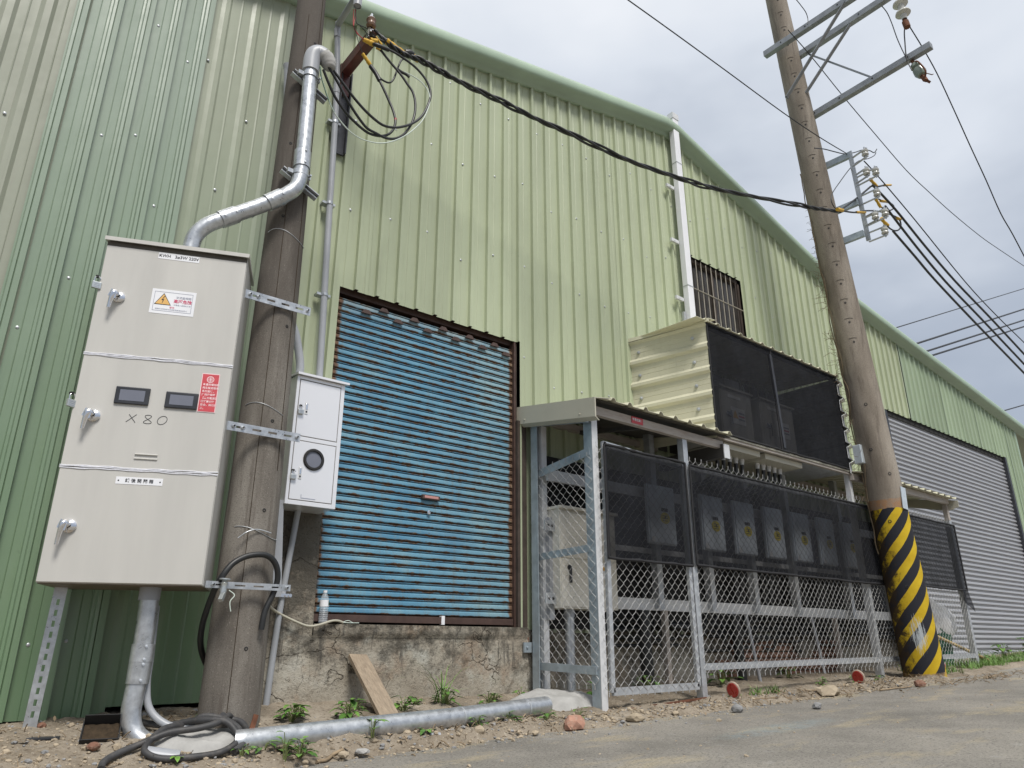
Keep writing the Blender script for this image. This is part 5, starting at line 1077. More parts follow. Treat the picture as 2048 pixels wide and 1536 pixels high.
for i,x in enumerate((7.0,8.3)):
    t=thing('thin_pipe',('thin grey pipe slanting down inside the cage behind the middle of the mesh','thin grey pipe inside the cage close to the striped pole')[i],'pipe',(x,-.3,0)); MB().cyl((x,-.3,.3),(x+.12,-.32,-.42),.018,8).build('pipe',MAT['grey_pvc'],t)
dc=thing('distribution_cabinet','beige steel cabinet standing on a pipe inside the cage corner','cabinet',(4.75,-.15,.7))
MB().box(4.40,5.10,-.255,-.03,.29,1.13,.004).build('body',MAT['cab_light'],dc); MB().box(4.385,5.115,-.29,-.02,1.13,1.155,.003).build('hood',MAT['cab_light'],dc)
MB().box(4.408,5.092,-.262,-.2545,.305,.70,.002).build('door',MAT['cab_light'],dc); dd=MB().box(4.408,5.092,-.262,-.2545,.712,1.115,.002).build('door',MAT['cab_light'],dc)
mb=MB(); mb.lathe([(.022,0),(.022,.01),(.0,.012)],(4.50,-.262,.63),(0,-1,0),12); mb.box(4.492,4.508,-.29,-.27,.50,.635); mb.build('handle',MAT['dark_steel'],dc)
sg=MB().box(4.86,4.97,-.2655,-.262,.55,.68).build('warning_sign',MAT['white_plate'],dc); MB().prism([(4.875,-.267,.625),(4.955,-.267,.625),(4.915,-.267,.672)],(0,.001,0)).build('sign_triangle',MAT['orange'],sg)
MB().box(4.93,4.98,-.2645,-.262,1.02,1.06).build('small_label',MAT['white_plate'],dc)
for z in (.37,.98): 
    mb=MB(); mb.box(4.28,4.40,-.20,-.19,z-.045,z+.045); mb.mi=1
    for dx in (-.02,.025): mb.lathe([(.012,0),(.012,.003),(0,.004)],(4.34+dx,-.20,z),(0,-1,0),10)
    mb.build('mount_bracket',[MAT['galv'],MAT['black']],dc)
dc.location.x-=.05; dc.location.y-=.045
cp=thing('riser_conduit','galvanised pipe rising from the mortar mound to the beige cabinet inside the cage','conduit',(4.45,-.3,0))
MB().tube(spline([(4.52,-.22,.30),(4.52,-.22,.1),(4.52,-.22,-.1),(4.515,-.225,-.3),(4.51,-.23,-.47)],5),.042,14).build('pipe',MAT['galv_bright'],cp); MB().lathe([(.047,0),(.047,.06)],(4.52,-.22,.225),(0,0,1),14).build('collar',MAT['grey_pvc'],cp)
MB().bar((4.385,-.14,.20),(4.385,-.14,1.06),.05,.05,(0,1,0)).build('mount_post',MAT['grey_pvc'],dc)

# ================================================================ RAISED EQUIPMENT SHELTER
es=thing('equipment_shelter','raised box shelter with cream corrugated side and black net front under the barred window','shelter',(7.2,-.4,2.5))
X0,X1,Z0,Z1=5.95,8.56,1.995,3.175
# corrugated side sheet, ribs horizontal
def hcorr(par,name,p0,p1,z0,z1,per,h,nrm,mat):
    p0=Vector(p0);p1=Vector(p1);nv=Vector(nrm); pr=[]; z=z0
    while z<z1:
        for dz,o in ((0,0),(per*.16,0),(per*.17,-.003),(per*.19,0),(per*.36,0),(per*.37,-.003),(per*.39,0),(per*.60,0),(per*.70,h),(per*.82,h),(per*.95,0)):
            if z+dz<=z1: pr.append((z+dz,o))
        z+=per
    vs=[]
    for z,o in pr:
        for q in (p0,p1): vs.append((q.x+nv.x*o,q.y+nv.y*o,z))
    mb=MB(); mb.add(vs,[(2*i,2*i+1,2*i+3,2*i+2) for i in range(len(pr)-1)]); ob=mb.build(name,mat,par); m_=ob.modifiers.new('solid','SOLIDIFY'); m_.thickness=.005; return ob
hcorr(es,'side_sheet',(5.755,0,0),(5.955,-.885,0),1.93,3.185,.262,.03,(-.976,-.22,0),MAT['cream_sheet'])
mb=MB()
for z in (3.03,2.76,2.50,2.25,2.05):
    for f in (.12,.82): 
        x=5.755+.2*f-.006; y=-.885*f; mb.lathe([(.020,0),(.020,.006),(.009,.009),(.009,.018),(0,.019)],(x,y,z),(-.976,-.22,0),8)
mb.build('screw',MAT['galv'],es)['kind']='stuff'
hcorr(es,'side_sheet',(8.64,-.89,0),(8.64,.0,0),1.97,3.20,.20,.03,(1,0,0),MAT['galv'])
hcorr(es,'corner_strip',(8.575,-.900,0),(8.70,-.860,0),1.94,3.17,.20,.045,(.6,-.8,0),MAT['galv_white'])
corr_roof(es,'roof_sheet',5.76,8.75,-.915,.0,3.178,3.215,.205,.024,MAT['cream_sheet'])
mb=MB(); mb.prism([(5.735,.0,3.215),(5.94,-.93,3.20),(5.94,-.93,3.165),(5.735,.0,3.175)],(-.01,0,0)); mb.prism([(5.735,.0,3.215),(5.94,-.93,3.20),(6.06,-.93,3.21),(5.85,.0,3.225)],(0,0,.005)); mb.build('roof_flashing',MAT['cream_sheet'],es)
MB().box(5.98,8.58,-.86,-.80,3.15,3.176).build('beam',MAT['brown_dark'],es)
fl=MB().box(5.99,8.62,-.88,-.82,1.962,1.988).build('floor_beam',MAT['trim_cream'],es); MB().box(5.99,8.62,-.868,-.83,1.935,1.959).build('floor_beam',MAT['rustbeam'],es)
MB().box(7.75,8.6,-.82,-.0,1.95,1.965).build('floor_sheet',MAT['galv'],es)
MB().box(5.99,8.6,-.03,-.01,2.0,3.15).build('rear_sheet',MAT['under_shade'],es)
net(es,5.96,7.13,1.99,3.165,-.884,.006,7); net(es,7.13,8.60,1.99,3.165,-.884,.018,9)
b=MB(); b.bar((7.10,-.885,3.10),(7.16,-.885,2.02),.03,.02,(1,0,0)); b.bar((7.135,-.885,3.10),(7.195,-.885,2.02),.012,.02,(1,0,0)); b.build('net_batten',MAT['dark_steel'],es)
for nm,x0,x1,z1,lb in (('a',6.20,6.77,2.55,'grey cabinet at the left behind the upper net with a triangle sign'),('b',6.93,7.60,2.56,'grey cabinet at the middle behind the upper net with a lever handle')):
    t=thing('control_cabinet',lb,'cabinet',(x0,-.6,2))
    MB().box(x0,x1,-.79,-.30,1.955,z1,.004).build('body',MAT['cab'],t); MB().box(x0-.015,x1+.015,-.815,-.28,z1,z1+.02).build('hood',MAT['cab'],t)
    MB().box(x0-.03,x1+.03,-.81,-.28,1.875,1.935).build('gland_plate',MAT['trim_cream'],t)
    MB().box(x0+.012,x1-.012,-.797,-.788,1.99,z1-.02,.002).build('door',MAT['cab'],t)
    MB().box(x0+.14,x0+.36,-.801,-.797,z1-.095,z1-.06).build('nameplate',MAT['white_plate'],t)
    u0=x0+.17 if nm=='a' else x0+.30
    s_=MB().box(u0,u0+.25,-.801,-.797,2.18,2.36).build('warning_sign',MAT['white_plate'],t); MB().prism([(u0+.02,-.803,2.24),(u0+.12,-.803,2.24),(u0+.07,-.803,2.33)],(0,.001,0)).build('sign_triangle',MAT['orange'],s_)
    for k in range(3): MB().box(u0+.13,u0+.23,-.803,-.8015,2.30-k*.035,2.315-k*.035).build('sign_print',MAT['ink_red'] if k==1 else MAT['ink_blue'],s_)
    mb=MB(); mb.lathe([(.025,0),(.025,.012),(0,.014)],(x0+.10,-.797,2.27),(0,-1,0),12); mb.box(x0+.125,x0+.145,-.83,-.806,2.15,2.30); mb.build('handle',MAT['chrome'],t)
    for k in range(5):
        a=x0+.10+k*.11; MB().lathe([(.028,0),(.028,-.03),(.022,-.032),(.022,-.06)],(a,-.62,1.875),(0,0,1),10).build('cable_gland',MAT['galv_white'],t); mb=MB()
        mb.tube(spline([(a,-.62,1.83),(a,-.60,1.70),(a-.06+.02*k,-.52,1.60),(a-.18+.04*k,-.40,1.55),(a-.2,-.28,1.58)],4),.020,8)
        mb.build('cable_tail',MAT['black_rub'],t)
for i,(x,z) in enumerate(((6.05,2.83),(6.9,2.80))):
    t=thing('junction_box',('small pale box inside the shelter behind the net, by the cream side','small pale box with a dangling cord above the middle cabinet')[i],'junction box',(x,-.3,z)); MB().box(x-.14,x+.14,-.5,-.10,z-.04,z+.06,.01).build('body',MAT['galv_white'],t)
    if i: MB().tube(spline([(x+.16,-.52,z+.02),(x+.19,-.53,z-.08),(x+.19,-.54,z-.2),(x+.23,-.55,z-.27)],4),.012,6).build('cord',MAT['white_wire'],t)

# ================================================================ THINGS ON THE GROUND
bt=thing('water_bottle','clear plastic water bottle standing on the shutter sill','bottle',(2.337,-.035,.14))
mb=MB(); pr=[(.026,0),(.031,.004)]
for k in range(7): pr+=[(.0325,.012+k*.013),(.0295,.018+k*.013)]
pr+=[(.0325,.105),(.0325,.150),(.030,.160),(.020,.185),(.013,.195),(.013,.203)]; mb.lathe(pr,(2.337,-.040,.145),(0,0,1),20); mb.build('body',MAT['bottle'],bt)
MB().lathe([(.0333,.108),(.0333,.150)],(2.337,-.040,.145),(0,0,1),20).build('wrapper',MAT['white_plate'],bt)
mb=MB(); o=Vector((2.337,-.040,.145)); 
vs=[o+Vector((.0337*math.cos(R(a)),.0337*math.sin(R(a)),z)) for z in (.115,.148) for a in range(300,351,10)]; n=6; mb.add(vs,[(i,i+1,i+1+n,i+n) for i in range(n-1)]); mb.build('wrapper_print',MAT['green_bin'],bt)
MB().lathe([(.0145,.200),(.0145,.216),(.0,.217)],(2.337,-.040,.145),(0,0,1),16).build('cap',MAT['white_plate'],bt)
cable('loose_cable','pale cable end draped from the short pole onto the shutter sill',[(1.80,-.42,.27),(1.886,-.20,.235),(1.999,-.10,.193),(2.145,-.10,.135),(2.218,-.10,.119),(2.29,-.095,.130),(2.38,-.085,.156),(2.44,-.07,.158),(2.48,-.06,.147)],.0085,'white_wire'); bpy.data.objects['loose_cable'].data.materials[0]=MAT['trim_cream']
for k,pts in enumerate(([(2.475,-.06,.148),(2.52,-.055,.162),(2.56,-.05,.148)],[(2.475,-.06,.148),(2.52,-.08,.146),(2.60,-.07,.147)])): 
    o=MB().tube(spline(pts,4),.003,5).build('cable_core',MAT['white_wire'],bpy.data.objects['loose_cable'])
pk=thing('wooden_plank','weathered wooden plank leaning against the low wall behind the conduit','plank',(2.6,-.3,-.3))
a=Vector((2.555,-.655,-.455)); b_=Vector((2.60,-.075,-.085)); d=(b_-a).normalized(); rt=Vector((1,0,0)); rt=(rt-d*rt.dot(d)).normalized(); up=rt.cross(d)
if up.y>0: up=-up
mb=MB(); 
nb=10
for k in range(nb):
    pass
wv=.068; tk=.026; vs=[]; 
for i in range(9):
    q=a+d*((b_-a).length*i/8); 
    for u_,v_ in ((-wv,0),(wv,0),(wv,tk),(-wv,tk)): vs.append(q+rt*(u_+.003*noise.noise((i,u_*30,1)))+up*(v_+.002*noise.noise((i*2,u_*9,3)))+(d*(.018*noise.noise((u_*40,2,1)) if i==8 else 0)))
mb.add(vs,[(4*i+j,4*i+(j+1)%4,4*i+4+(j+1)%4,4*i+4+j) for i in range(8) for j in range(4)]+[(3,2,1,0),(32,33,34,35)]); mb.build('board',MAT['wood'],pk)
sk=MB().bar((1.545,-.915,-.55),(1.60,-.90,-.345),.026,.008,(0,1,0)).build('iron_stake',MAT['rust']); tag(sk,'rusty flat iron stake stuck in the dirt before the short pole','stake')
# coil of black flexible conduit
co=thing('cable_coil','coiled dusty black flexible conduit lying in front of the short pole','cable coil',(1.25,-.85,-.5))
def gz(pts,h=.02): return [(x,y,surf_z(x,y)+.012+h*.4+dz*.55) for x,y,dz in pts]
c1=[(1.105,-.40,.06),(1.115,-.47,.02),(1.16,-.56,.03),(1.24,-.64,.05),(1.33,-.72,.07),(1.40,-.80,.07),(1.47,-.855,.05),(1.52,-.90,.03)]
c2=[(.875,-1.0,.0),(.90,-.93,.0),(.97,-.86,.01),(1.07,-.83,.02),(1.19,-.825,.03),(1.33,-.85,.05),(1.43,-.84,.07),(1.50,-.77,.08),(1.54,-.70,.07),(1.50,-.645,.06),(1.41,-.64,.05),(1.30,-.69,.05),(1.19,-.76,.04),(1.10,-.84,.02),(1.08,-.90,.01),(1.14,-.96,.0),(1.26,-1.0,.0),(1.40,-1.0,.01),(1.50,-.95,.03),(1.52,-.88,.05),(1.46,-.80,.06),(1.38,-.745,.07),(1.33,-.70,.06)]
c3=[(1.46,-.80,.09),(1.51,-.74,.09),(1.565,-.78,.07),(1.575,-.86,.05),(1.54,-.95,.02),(1.46,-1.02,.01)]
for c in (c1,c2,c3): MB().tube(spline(gz(c),5),.0165,10).build('hose',MAT['hose'],co)
MB().tube(spline([(1.11,-.56,.20),(1.118,-.57,-.05),(1.120,-.58,-.20),(1.15,-.60,-.32),(1.24,-.66,-.395),(1.36,-.72,-.41)],5),.019,10).build('hose',MAT['grey_pvc'],co)
ck=thing('hose_pipe','black rubber hose looped over the bracket with a brass tap on the short pole','hose',(1.5,-.75,.35))
MB().tube(spline([(1.56,-.36,-.20),(1.46,-.42,-.10),(1.385,-.52,.0),(1.355,-.60,.10),(1.345,-.68,.19),(1.35,-.75,.29),(1.37,-.79,.36),(1.42,-.79,.43),(1.50,-.79,.475),(1.60,-.79,.485),(1.665,-.78,.44),(1.69,-.77,.36),(1.675,-.76,.27),(1.64,-.76,.18),(1.63,-.76,.08)],5),.017,10).build('tube',MAT['black_rub'],ck)
mb=MB(); mb.lathe([(.016,-.045),(.019,-.02),(.014,.0),(.019,.018),(.012,.03),(.030,.036),(.030,.042),(0,.044)],(1.375,-.815,.30),(.05,0,1),14); mb.bar((1.375,-.82,.26),(1.358,-.84,.225),.022,.022); mb.build('tap',MAT['lock'],ck)
MB().tube(spline([(1.40,-.83,.28),(1.43,-.84,.255),(1.41,-.84,.22),(1.42,-.84,.17)],4),.003,5).build('string',MAT['white_wire'],ck)
# tray
ty=thing('plastic_tray','black plastic tray full of dirt lying on the ground under the big cabinet','tray',(.97,-.62,-.45))
T=Matrix.Translation((.935,-.60,ground_z(.935,-.60)+.03))@Matrix.Rotation(R(-14),4,'Z')@Matrix.Rotation(R(38),4,'X')@Matrix.Scale(.78,4); mb=MB(); mb.T=T
mb.box(-.105,.105,-.075,.075,-.012,-.006); mb.box(-.105,.105,-.081,-.075,-.012,.028); mb.box(-.105,.105,.075,.081,-.012,.075); mb.box(-.111,-.105,-.081,.081,-.012,.028); mb.box(.105,.111,-.081,.081,-.012,.028); mb.build('tray_body',MAT['black'],ty)
mb=MB(); mb.T=T; vs=[(-.10+.2*i/12,-.07+.14*j/10,.006+.010*noise.noise((i*.6,j*.6,3))) for j in range(11) for i in range(13)]; mb.add(vs,[(j*13+i,j*13+i+1,(j+1)*13+i+1,(j+1)*13+i) for j in range(10) for i in range(12)],True); mb.build('dirt_fill',MAT['soil'],ty)
mb=MB(); mb.T=Matrix.Translation((.70,-.53,ground_z(.70,-.53)+.012))@Matrix.Rotation(R(-12),4,'Z'); mb.box(-.07,.07,-.035,.035,-.004,.004); tag(mb.build('plastic_plate',MAT['frame_black']),'thin dark grey plate lying flat beside the cabinet leg','plate')
def rock(name,label,x,y,s,mat,seed,flat_=.6,cat='stone',group=None,sub=2,h=0):
    bm=bmesh.new(); bmesh.ops.create_icosphere(bm,subdivisions=sub,radius=1)
    for v in bm.verts:
        n_=v.co.normalized(); k=1+.34*noise.noise((n_*1.3+Vector((seed*3.1,seed,0))))+.15*noise.noise(n_*3+Vector((seed,0,1))); v.co=Vector((n_.x*k*s[0],n_.y*k*s[1],n_.z*k*s[2]))
    for v in bm.verts:      # knock off facets
        for q,dn in ((Vector((.6,.5,.6)).normalized(),.72),(Vector((-.7,-.2,.7)).normalized(),.75),(Vector((.1,-.9,.5)).normalized(),.78)):
            qq=Matrix.Rotation(seed*1.7,3,'Z')@qv(q,seed); L=dn*(s[0]*abs(qq.x)+s[1]*abs(qq.y)+s[2]*abs(qq.z))*.8; dd_=v.co.dot(qq)-L
            if dd_>0: v.co-=qq*dd_
    mb=MB(); mb.T=Matrix.Translation((x,y,ground_z(x,y)+s[2]*.45+h+.012))@Matrix.Rotation(seed*2.3,4,'Z'); mb.addbm(bm,False); o=mb.build(name,MAT[mat]); return tag(o,label,cat,group)
def qv(q,s): return q
rock('brick_chunk','broken red brick lump lying beside the corner post of the cage',3.66,-1.15,(.13,.07,.052),'brick_lump',3,cat='brick')
rock('stone','large pale stone on the verge right of the cage corner',4.20,-1.20,(.07,.05,.03),'stone',5); rock('stone','flat concrete slab fragment standing on the verge left of the striped pole',6.70,-1.28,(.17,.10,.055),'stone',7); rock('stone','white plaster lump on the verge before the ground conduit',2.01,-1.12,(.035,.026,.018),'stone',9); rock('stone','white crumpled lump just right of another white lump',2.12,-1.11,(.045,.026,.016),'mortar',12); rock('brick_fragment','small orange brick fragment beside the black tray',.885,-.74,(.032,.022,.02),'brick',4,cat='brick'); rock('brick_fragment','small red brick fragment near the cabinet leg foot',.715,-.31,(.024,.018,.015),'brick',8,cat='brick'); rock('stone','grey cobble at the road edge before the gate',5.10,-1.42,(.05,.04,.03),'stone_grey',15); rock('stone','dark grey stone lying alone on the road',5.65,-1.75,(.045,.035,.025),'stone_grey',18); rock('brick_fragment','red and white brick fragment on the verge before the striped pole',8.0,-1.52,(.06,.05,.04),'brick',19,cat='brick'); rock('stone','grey white stone just right of the wooden plank foot',2.95,-1.05,(.04,.035,.03),'stone',23)
random.seed(33)
for i in range(34):
    x=random.choice([random.uniform(1.6,4.6),random.uniform(4.6,9.0),random.uniform(1.6,6)]); y=verge_edge(x)+random.uniform(-.05,.28); s=random.uniform(.014,.032)
    rock('stone','pale pebble stone scattered along the dirt verge',x,y,(s,s*random.uniform(.6,.9),s*.5),random.choice(['stone','stone','stone','stone_grey']),40+i,group='pebble stones along the verge')
for o in [o for o in bpy.data.objects if o.get('group')=='pebble stones along the verge']: o['label']='pebble stone scattered along the dirt verge'
sl=MB(); sl.T=Matrix.Translation((5.9,-1.19,ground_z(5.9,-1.19)+.02))@Matrix.Rotation(R(-8),4,'Z'); sl.prism([(-.22,-.03,0),(.25,-.02,0),(.2,.03,0),(-.2,.035,0)],(0,0,.018)); tag(sl.build('wood_scrap',MAT['dry']),'split flat wood scrap lying on the verge between two reflectors','wood scrap')
pb=MB(); pb.cyl((2.60,-1.03,-.505),(2.665,-1.045,-.508),.022,12); tag(pb.build('pipe_offcut',MAT['grey_pvc']),'short grey pipe offcut on the rubble before the conduit','pipe offcut')
# red reflectors
for i,(x,y,lb,rz) in enumerate(((5.685,-.985,'round red reflector beside the gate post',92),(7.74,-1.04,'round red reflector between the gate and the striped pole',92),(9.52,-1.16,'round red reflector half hidden behind the striped pole',-20))):
    z=ground_z(x,y)+.085; t=thing('road_reflector',lb,'reflector',(x,y,z-.08),'red reflectors along the verge'); T=Matrix.Translation((x,y,z))@Matrix.Rotation(R(-rz-0),4,'Z')@Matrix.Rotation(R(8),4,'X'); mb=MB(); mb.T=T
    mb.lathe([(.0,.010),(.064,.010),(.070,.005),(.070,-.004),(.06,-.010),(0,-.010)],(0,0,0),(0,-1,0),28); mb.prism([(-.05,-.004,-.05),(.05,-.004,-.05),(.065,-.004,-.115),(-.065,-.004,-.115)],(0,.02,0)); mb.build('housing',MAT['refl_rim'],t)
    mb=MB(); mb.T=T; mb.lathe([(.058,.0105),(.055,.014),(0,.015)],(0,0,0),(0,-1,0),28); mb.build('lens',MAT['refl'],t)
# heap behind the pole
hb=thing('green_bin','dark green plastic bin half hidden behind the striped pole','bin',(11.2,-.4,-.1)); MB().lathe([(.22,-.25),(.26,.30),(.27,.32),(.23,.33),(0,.33)],(11.22,-.38,-.05),(0,0,1),20).build('bin_body',MAT['green_bin'],hb)
bm=bmesh.new(); bmesh.ops.create_icosphere(bm,subdivisions=4,radius=1)
for v in bm.verts: 
    n_=v.co.copy(); k=1+.18*noise.noise(n_*2.2)+.10*noise.noise(n_*6); v.co=Vector((n_.x*.40*k,n_.y*.25*k,n_.z*.30*k))
mb=MB(); mb.T=Matrix.Translation((11.28,-.40,.28)); mb.addbm(bm,True); tag(mb.build('woven_sack',MAT['tarp']),'pale woven sack heaped on the green bin behind the mesh','sack')
tag(MB().cyl((10.7,-.62,.13),(12.1,-.72,-.20),.022,8).build('bamboo_pole',MAT['bamboo']),'yellow bamboo pole lying low behind the mesh','pole')

# ================================================================ PLANTS
def leaf(mb,p,dirv,L,w,droop,fold=.25):
    d=Vector(dirv).normalized(); s=d.cross(Vector((0,0,1))); s=s.normalized() if s.length>.01 else Vector((1,0,0)); up=s.cross(d); vs=[]
    for t,ww in ((0,.04),(.22,.75),(.5,1.0),(.78,.62),(1,.02)):
        c=Vector(p)+d*(L*t)+Vector((0,0,-droop*L*t*t)); vs+=[c-s*w*ww/2+up*w*ww*fold*.5,c,c+s*w*ww/2+up*w*ww*fold*.5]
    mb.add(vs,[f for i in range(4) for f in ((3*i,3*i+1,3*i+4,3*i+3),(3*i+1,3*i+2,3*i+5,3*i+4))],True)
def weed(label,x,y,h,n,L,seed,mat='leaf',group=None,spread=1.0):
    rnd=random.Random(seed); z=ground_z(x,y); t=thing('weed',label,'weed',(x,y,z),group); st=MB()
    for i in range(n):
        a=i*2.4+rnd.uniform(-.4,.4); f=rnd.uniform(.25,1); hh=h*f; out=spread*h*(.25+.5*(1-f))*rnd.uniform(.5,1.2)
        tip=Vector((x+math.cos(a)*out,y+math.sin(a)*out,z+hh)); st.tube([(x+math.cos(a)*.006,y+math.sin(a)*.006,z),(x+math.cos(a)*out*.5,y+math.sin(a)*out*.5,z+hh*.75),tip],.0022,4,False)
        lf=MB(); k=L*rnd.uniform(.6,1.15); leaf(lf,tip,(math.cos(a),math.sin(a),rnd.uniform(-.1,.5)),k,k*.55,rnd.uniform(.1,.5)); lf.build('leaf',MAT[mat if rnd.random()<.7 else 'leaf_light'],t)
    st.build('stem',MAT['stem'],t); return t
random.seed(61)
for i,(x,y,h_,lb) in enumerate(((2.02,-.50,.07,'low weed at the pier corner'),(2.45,-.40,.07,'low weed against the plinth left of the plank'),(2.95,-.30,.06,'low weed hugging the plinth right of the plank'),(3.65,-.30,.07,'low weed at the foot of the broken plaster'),(3.95,-.25,.09,'low weed beside the cage wall post'),(2.60,-1.0,.05,'tiny weed in the rubble under the conduit'),(1.48,-.46,.06,'tiny weed in the gap behind the short pole'),(5.75,-.95,.06,'tiny weed hiding behind the first reflector'),(8.35,-.95,.07,'small weed at the third cage post'),(9.75,-1.25,.10,'weed at the far side of the striped pole foot'))): weed(lb,x,y,h_,12+i%4*3,.045+.008*(i%3),70+i,'leaf' if i%3 else 'stem')
weed('broad leafed weed against the pier foot beside the thin grey pipe',1.93,-.60,.10,26,.075,1); weed('upright weed with four bright leaves in front of the ground conduit',2.25,-.985,.115,8,.085,2,'leaf_light',spread=.5)
weed('bushy weed under the near end of the ground conduit',1.79,-1.06,.09,22,.06,3); weed('bright forked weed in front of the conduit near its mortar',1.70,-1.08,.14,7,.07,33,'leaf_light',spread=.5); weed('bushy weed left of the wooden plank foot',2.27,-.64,.12,26,.075,4); weed('bushy weed right of the wooden plank foot',2.74,-.50,.11,22,.07,5)
weed('green tuft under the arching grass',3.16,-.38,.12,24,.07,6); weed('small weed behind the conduit before the plaster break',3.50,-.42,.10,14,.06,7); weed('ferny weed in front of the conduit joint ring',3.03,-.93,.075,14,.06,8,'leaf_light'); weed('spreading weed in front of the conduit',3.30,-.90,.08,20,.065,9); weed('small weed at the far end of the conduit',3.62,-.93,.08,14,.055,10); weed('tiny sprout before the mortar mound',3.90,-.95,.07,10,.05,11,'leaf_light')
weed('tiny sprout inside the loops of the cable coil',1.20,-.99,.045,7,.045,12,'leaf_light'); weed('thin weed beside the iron stake',1.50,-1.02,.07,9,.05,13); weed('wispy weed at the near conduit end',1.62,-.99,.08,9,.06,14)
weed('low weed inside the cage behind the gate',5.25,-.45,.16,22,.09,15); weed('low weed inside the cage near the first pipe',6.35,-.40,.20,26,.10,16); weed('leafy weed at the cage corner behind the mesh',4.60,-.42,.12,18,.08,17); weed('dark weed inside the cage before the brick wall',7.6,-.35,.14,20,.09,18); weed('low weed left of the second reflector',7.35,-.86,.08,16,.06,19); weed('low weed behind the second reflector',7.95,-.9,.08,16,.06,20); weed('weed at the end of the silver shutter threshold',14.6,-.55,.30,30,.15,21); weed('weed before the silver shutter threshold',13.4,-.5,.22,26,.12,22)
weed('weed by the cage end post',11.9,-.7,.18,22,.10,23)
def tuft(label,x,y,n,L,seed,lean=.5,name='grass_tuft'):
    rnd=random.Random(seed); z=ground_z(x,y); t=thing(name,label,'grass tuft',(x,y,z)); mb=MB()
    for i in range(n):
        a=rnd.uniform(0,6.28); l=L*rnd.uniform(.5,1.1); o=Vector((x+rnd.gauss(0,.03),y+rnd.gauss(0,.03),z)); k=lean*rnd.uniform(.5,1.2); pts=[]; w=.006*rnd.uniform(.7,1.2)
        for s_ in range(7):
            q=s_/6; pts.append(o+Vector((math.cos(a)*l*k*q*q*.9,math.sin(a)*l*k*q*q*.9,l*(q-.42*k*q*q*q))))
        sd_=Vector((-math.sin(a),math.cos(a),0)); vs=[]
        for s_,p in enumerate(pts): ww=w*(1-s_/6.3); vs+=[p-sd_*ww,p+sd_*ww]
        mb.add(vs,[(2*i_,2*i_+1,2*i_+3,2*i_+2) for i_ in range(6)],True)
    mb.build('blade',MAT['grass'],t)['kind']='stuff'; return t
tuft('tall arching grass tuft growing at the low wall behind the conduit',3.15,-.33,16,.46,1,1.25); tuft('short grass tuft on the verge beside the first reflector',6.05,-.98,46,.14,2,.9); tuft('short grass tuft left of the gate post foot by the reflector',6.35,-.95,40,.13,3,.9)
mb=MB(); rnd=random.Random(77)
for i in range(3400):
    if i<2300: x=rnd.uniform(9.7,13.2); y=rnd.uniform(-1.12,-.55)-.06*(x-11)*.2
    else: x=rnd.uniform(12.8,17.5); y=rnd.uniform(-.75,-.35)
    if noise.noise((x*1.3,y*2,5))<-.22: continue
    z=ground_z(x,y)-.01; l=rnd.uniform(.06,.17); a=rnd.uniform(0,6.28); k=rnd.uniform(.2,.9); w=rnd.uniform(.004,.008); sd_=Vector((-math.sin(a),math.cos(a),0)); o=Vector((x,y,z)); vs=[]
    for s_ in range(4):
        q=s_/3; p=o+Vector((math.cos(a)*l*k*q*q,math.sin(a)*l*k*q*q,l*(q-.3*k*q*q))); ww=w*(1-q*.95); vs+=[p-sd_*ww,p+sd_*ww]
    mb.add(vs,[(2*j,2*j+1,2*j+3,2*j+2) for j in range(3)],True)
tag(mb.build('grass',MAT['grass']),'short green grass along the verge before the silver shutter','grass',None,'stuff')
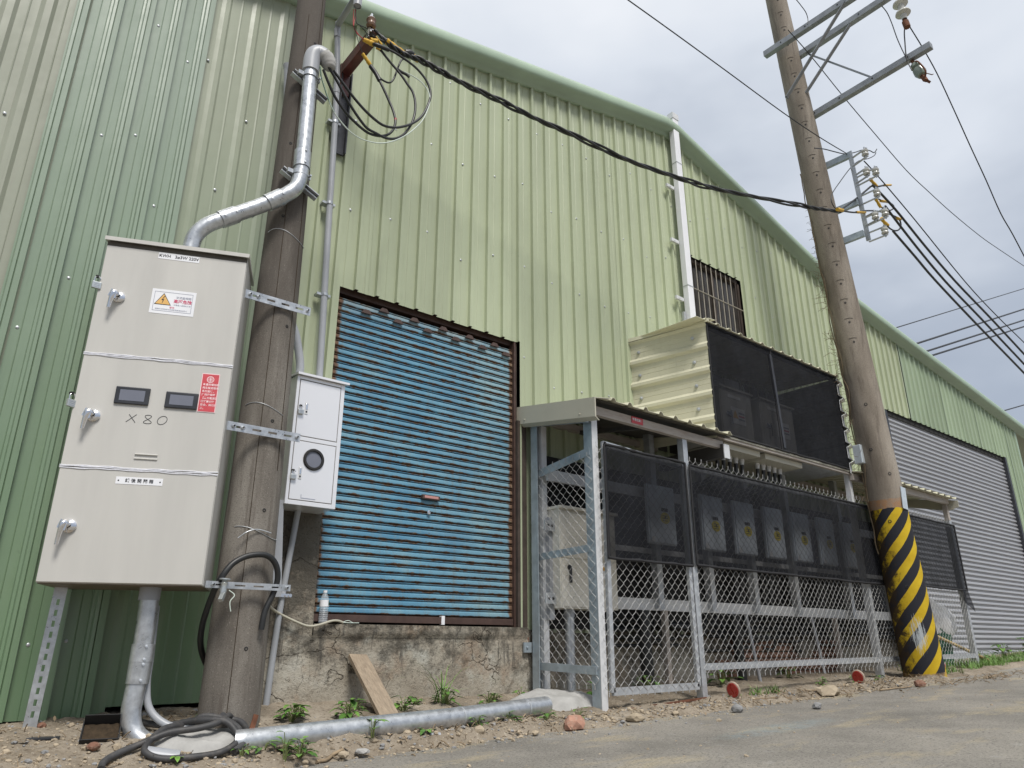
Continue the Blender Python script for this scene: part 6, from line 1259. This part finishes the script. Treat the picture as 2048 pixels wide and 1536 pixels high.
# gravel, litter
bm=bmesh.new(); bmesh.ops.create_icosphere(bm,subdivisions=1,radius=1); ico=[v.co.copy() for v in bm.verts]; icf=[[v.index for v in f.verts] for f in bm.faces]; bm.free()
rnd=random.Random(5); mbs=[MB(),MB()]
for i in range(5200):
    u=rnd.random()
    if u<.55: x=rnd.uniform(1.3,9.2); y=verge_edge(x)+rnd.gauss(.14,.13)
    elif u<.72: x=rnd.uniform(.5,1.7); y=rnd.uniform(-1.05,-.15)
    elif u<.78: x=rnd.gauss(1.3,.14); y=rnd.gauss(-.93,.06)
    elif u<.9: x=rnd.uniform(2,11); y=rnd.uniform(-1.1,-.1)
    else: x=rnd.uniform(1.5,11); y=verge_edge(x)-rnd.expovariate(1.5)
    s=min(rnd.lognormvariate(-5.2,.55),.020); 
    if y<verge_edge(x)-.12: s*=.7
    if rnd.random()<.05: s*=1.5
    m_=mbs[0 if rnd.random()<.75 else 1]; sx,sy,sz=s*rnd.uniform(.7,1.3),s*rnd.uniform(.7,1.3),s*rnd.uniform(.45,.8); T=Matrix.Rotation(rnd.uniform(0,6.28),3,'Z')@Matrix.Rotation(rnd.uniform(-.4,.4),3,'X')
    c=Vector((x,y,max(dirt_z(x,y),road_z(x))+sz*.3)); m_.add([c+T@Vector((v.x*sx*rnd.uniform(.75,1.2),v.y*sy*rnd.uniform(.75,1.2),v.z*sz)) for v in ico],icf)
tag(mbs[0].build('gravel',MAT['stone']),'pale gravel and rubble scattered over the dirt verge','gravel',None,'stuff'); tag(mbs[1].build('gravel',MAT['stone_grey']),'grey gravel mixed into the verge rubble','gravel',None,'stuff')
mb=MB()
for i in range(900):
    u=rnd.random()
    if u<.5: x=rnd.uniform(1.5,9); y=verge_edge(x)+rnd.gauss(.16,.12)
    elif u<.75: x=rnd.gauss(9.3,.8); y=rnd.gauss(-1.62,.10)
    elif u<.9: x=rnd.gauss(7.0,.7); y=rnd.gauss(-1.32,.08)
    else: x=rnd.uniform(.5,1.6); y=rnd.uniform(-1,-.2)
    z=max(dirt_z(x,y),road_z(x))+.004; l=rnd.uniform(.015,.06)*(1.4 if x>6 else 1); a=rnd.uniform(0,6.28); e_=rnd.uniform(-.02,.04); d=Vector((math.cos(a)*l,math.sin(a)*l,max(e_,-.003)))
    if rnd.random()<.6: mb.tube([Vector((x,y,z)),Vector((x,y,z))+d*.5+Vector((0,0,.006)),Vector((x,y,z))+d],rnd.uniform(.0015,.004),4,False)
    else: leaf(mb,(x,y,z+.002),d,l,l*.28,.05)
tag(mb.build('litter',MAT['dry']),'dry twigs and leaf litter on the verge','litter',None,'stuff')
for i,(x,y,l,a,lb) in enumerate(((9.55,-1.62,.5,.15,'long dry root twig on the road edge right of the striped pole'),(7.6,-1.47,.55,-.1,'long dry twig lying before the striped pole'),(6.9,-1.10,.6,.05,'thin dry stick lying along the verge left of the striped pole'),(1.95,-1.08,.18,.3,'short brown stick on the rubble before the conduit'))):
    pts=[]
    for k in range(7): 
        q=k/6-.5; xx=x+math.cos(a)*l*q; yy=y+math.sin(a)*l*q+.03*noise.noise((k*.8,i,2)); pts.append((xx,yy,max(dirt_z(xx,yy),road_z(xx))+.012+.01*noise.noise((k,i,1))))
    o=MB().tube(spline(pts,3),.008 if i<3 else .010,6).build('dry_stick',MAT['dry']); tag(o,lb,'stick')
# far beyond: nothing but the open sky and the lane
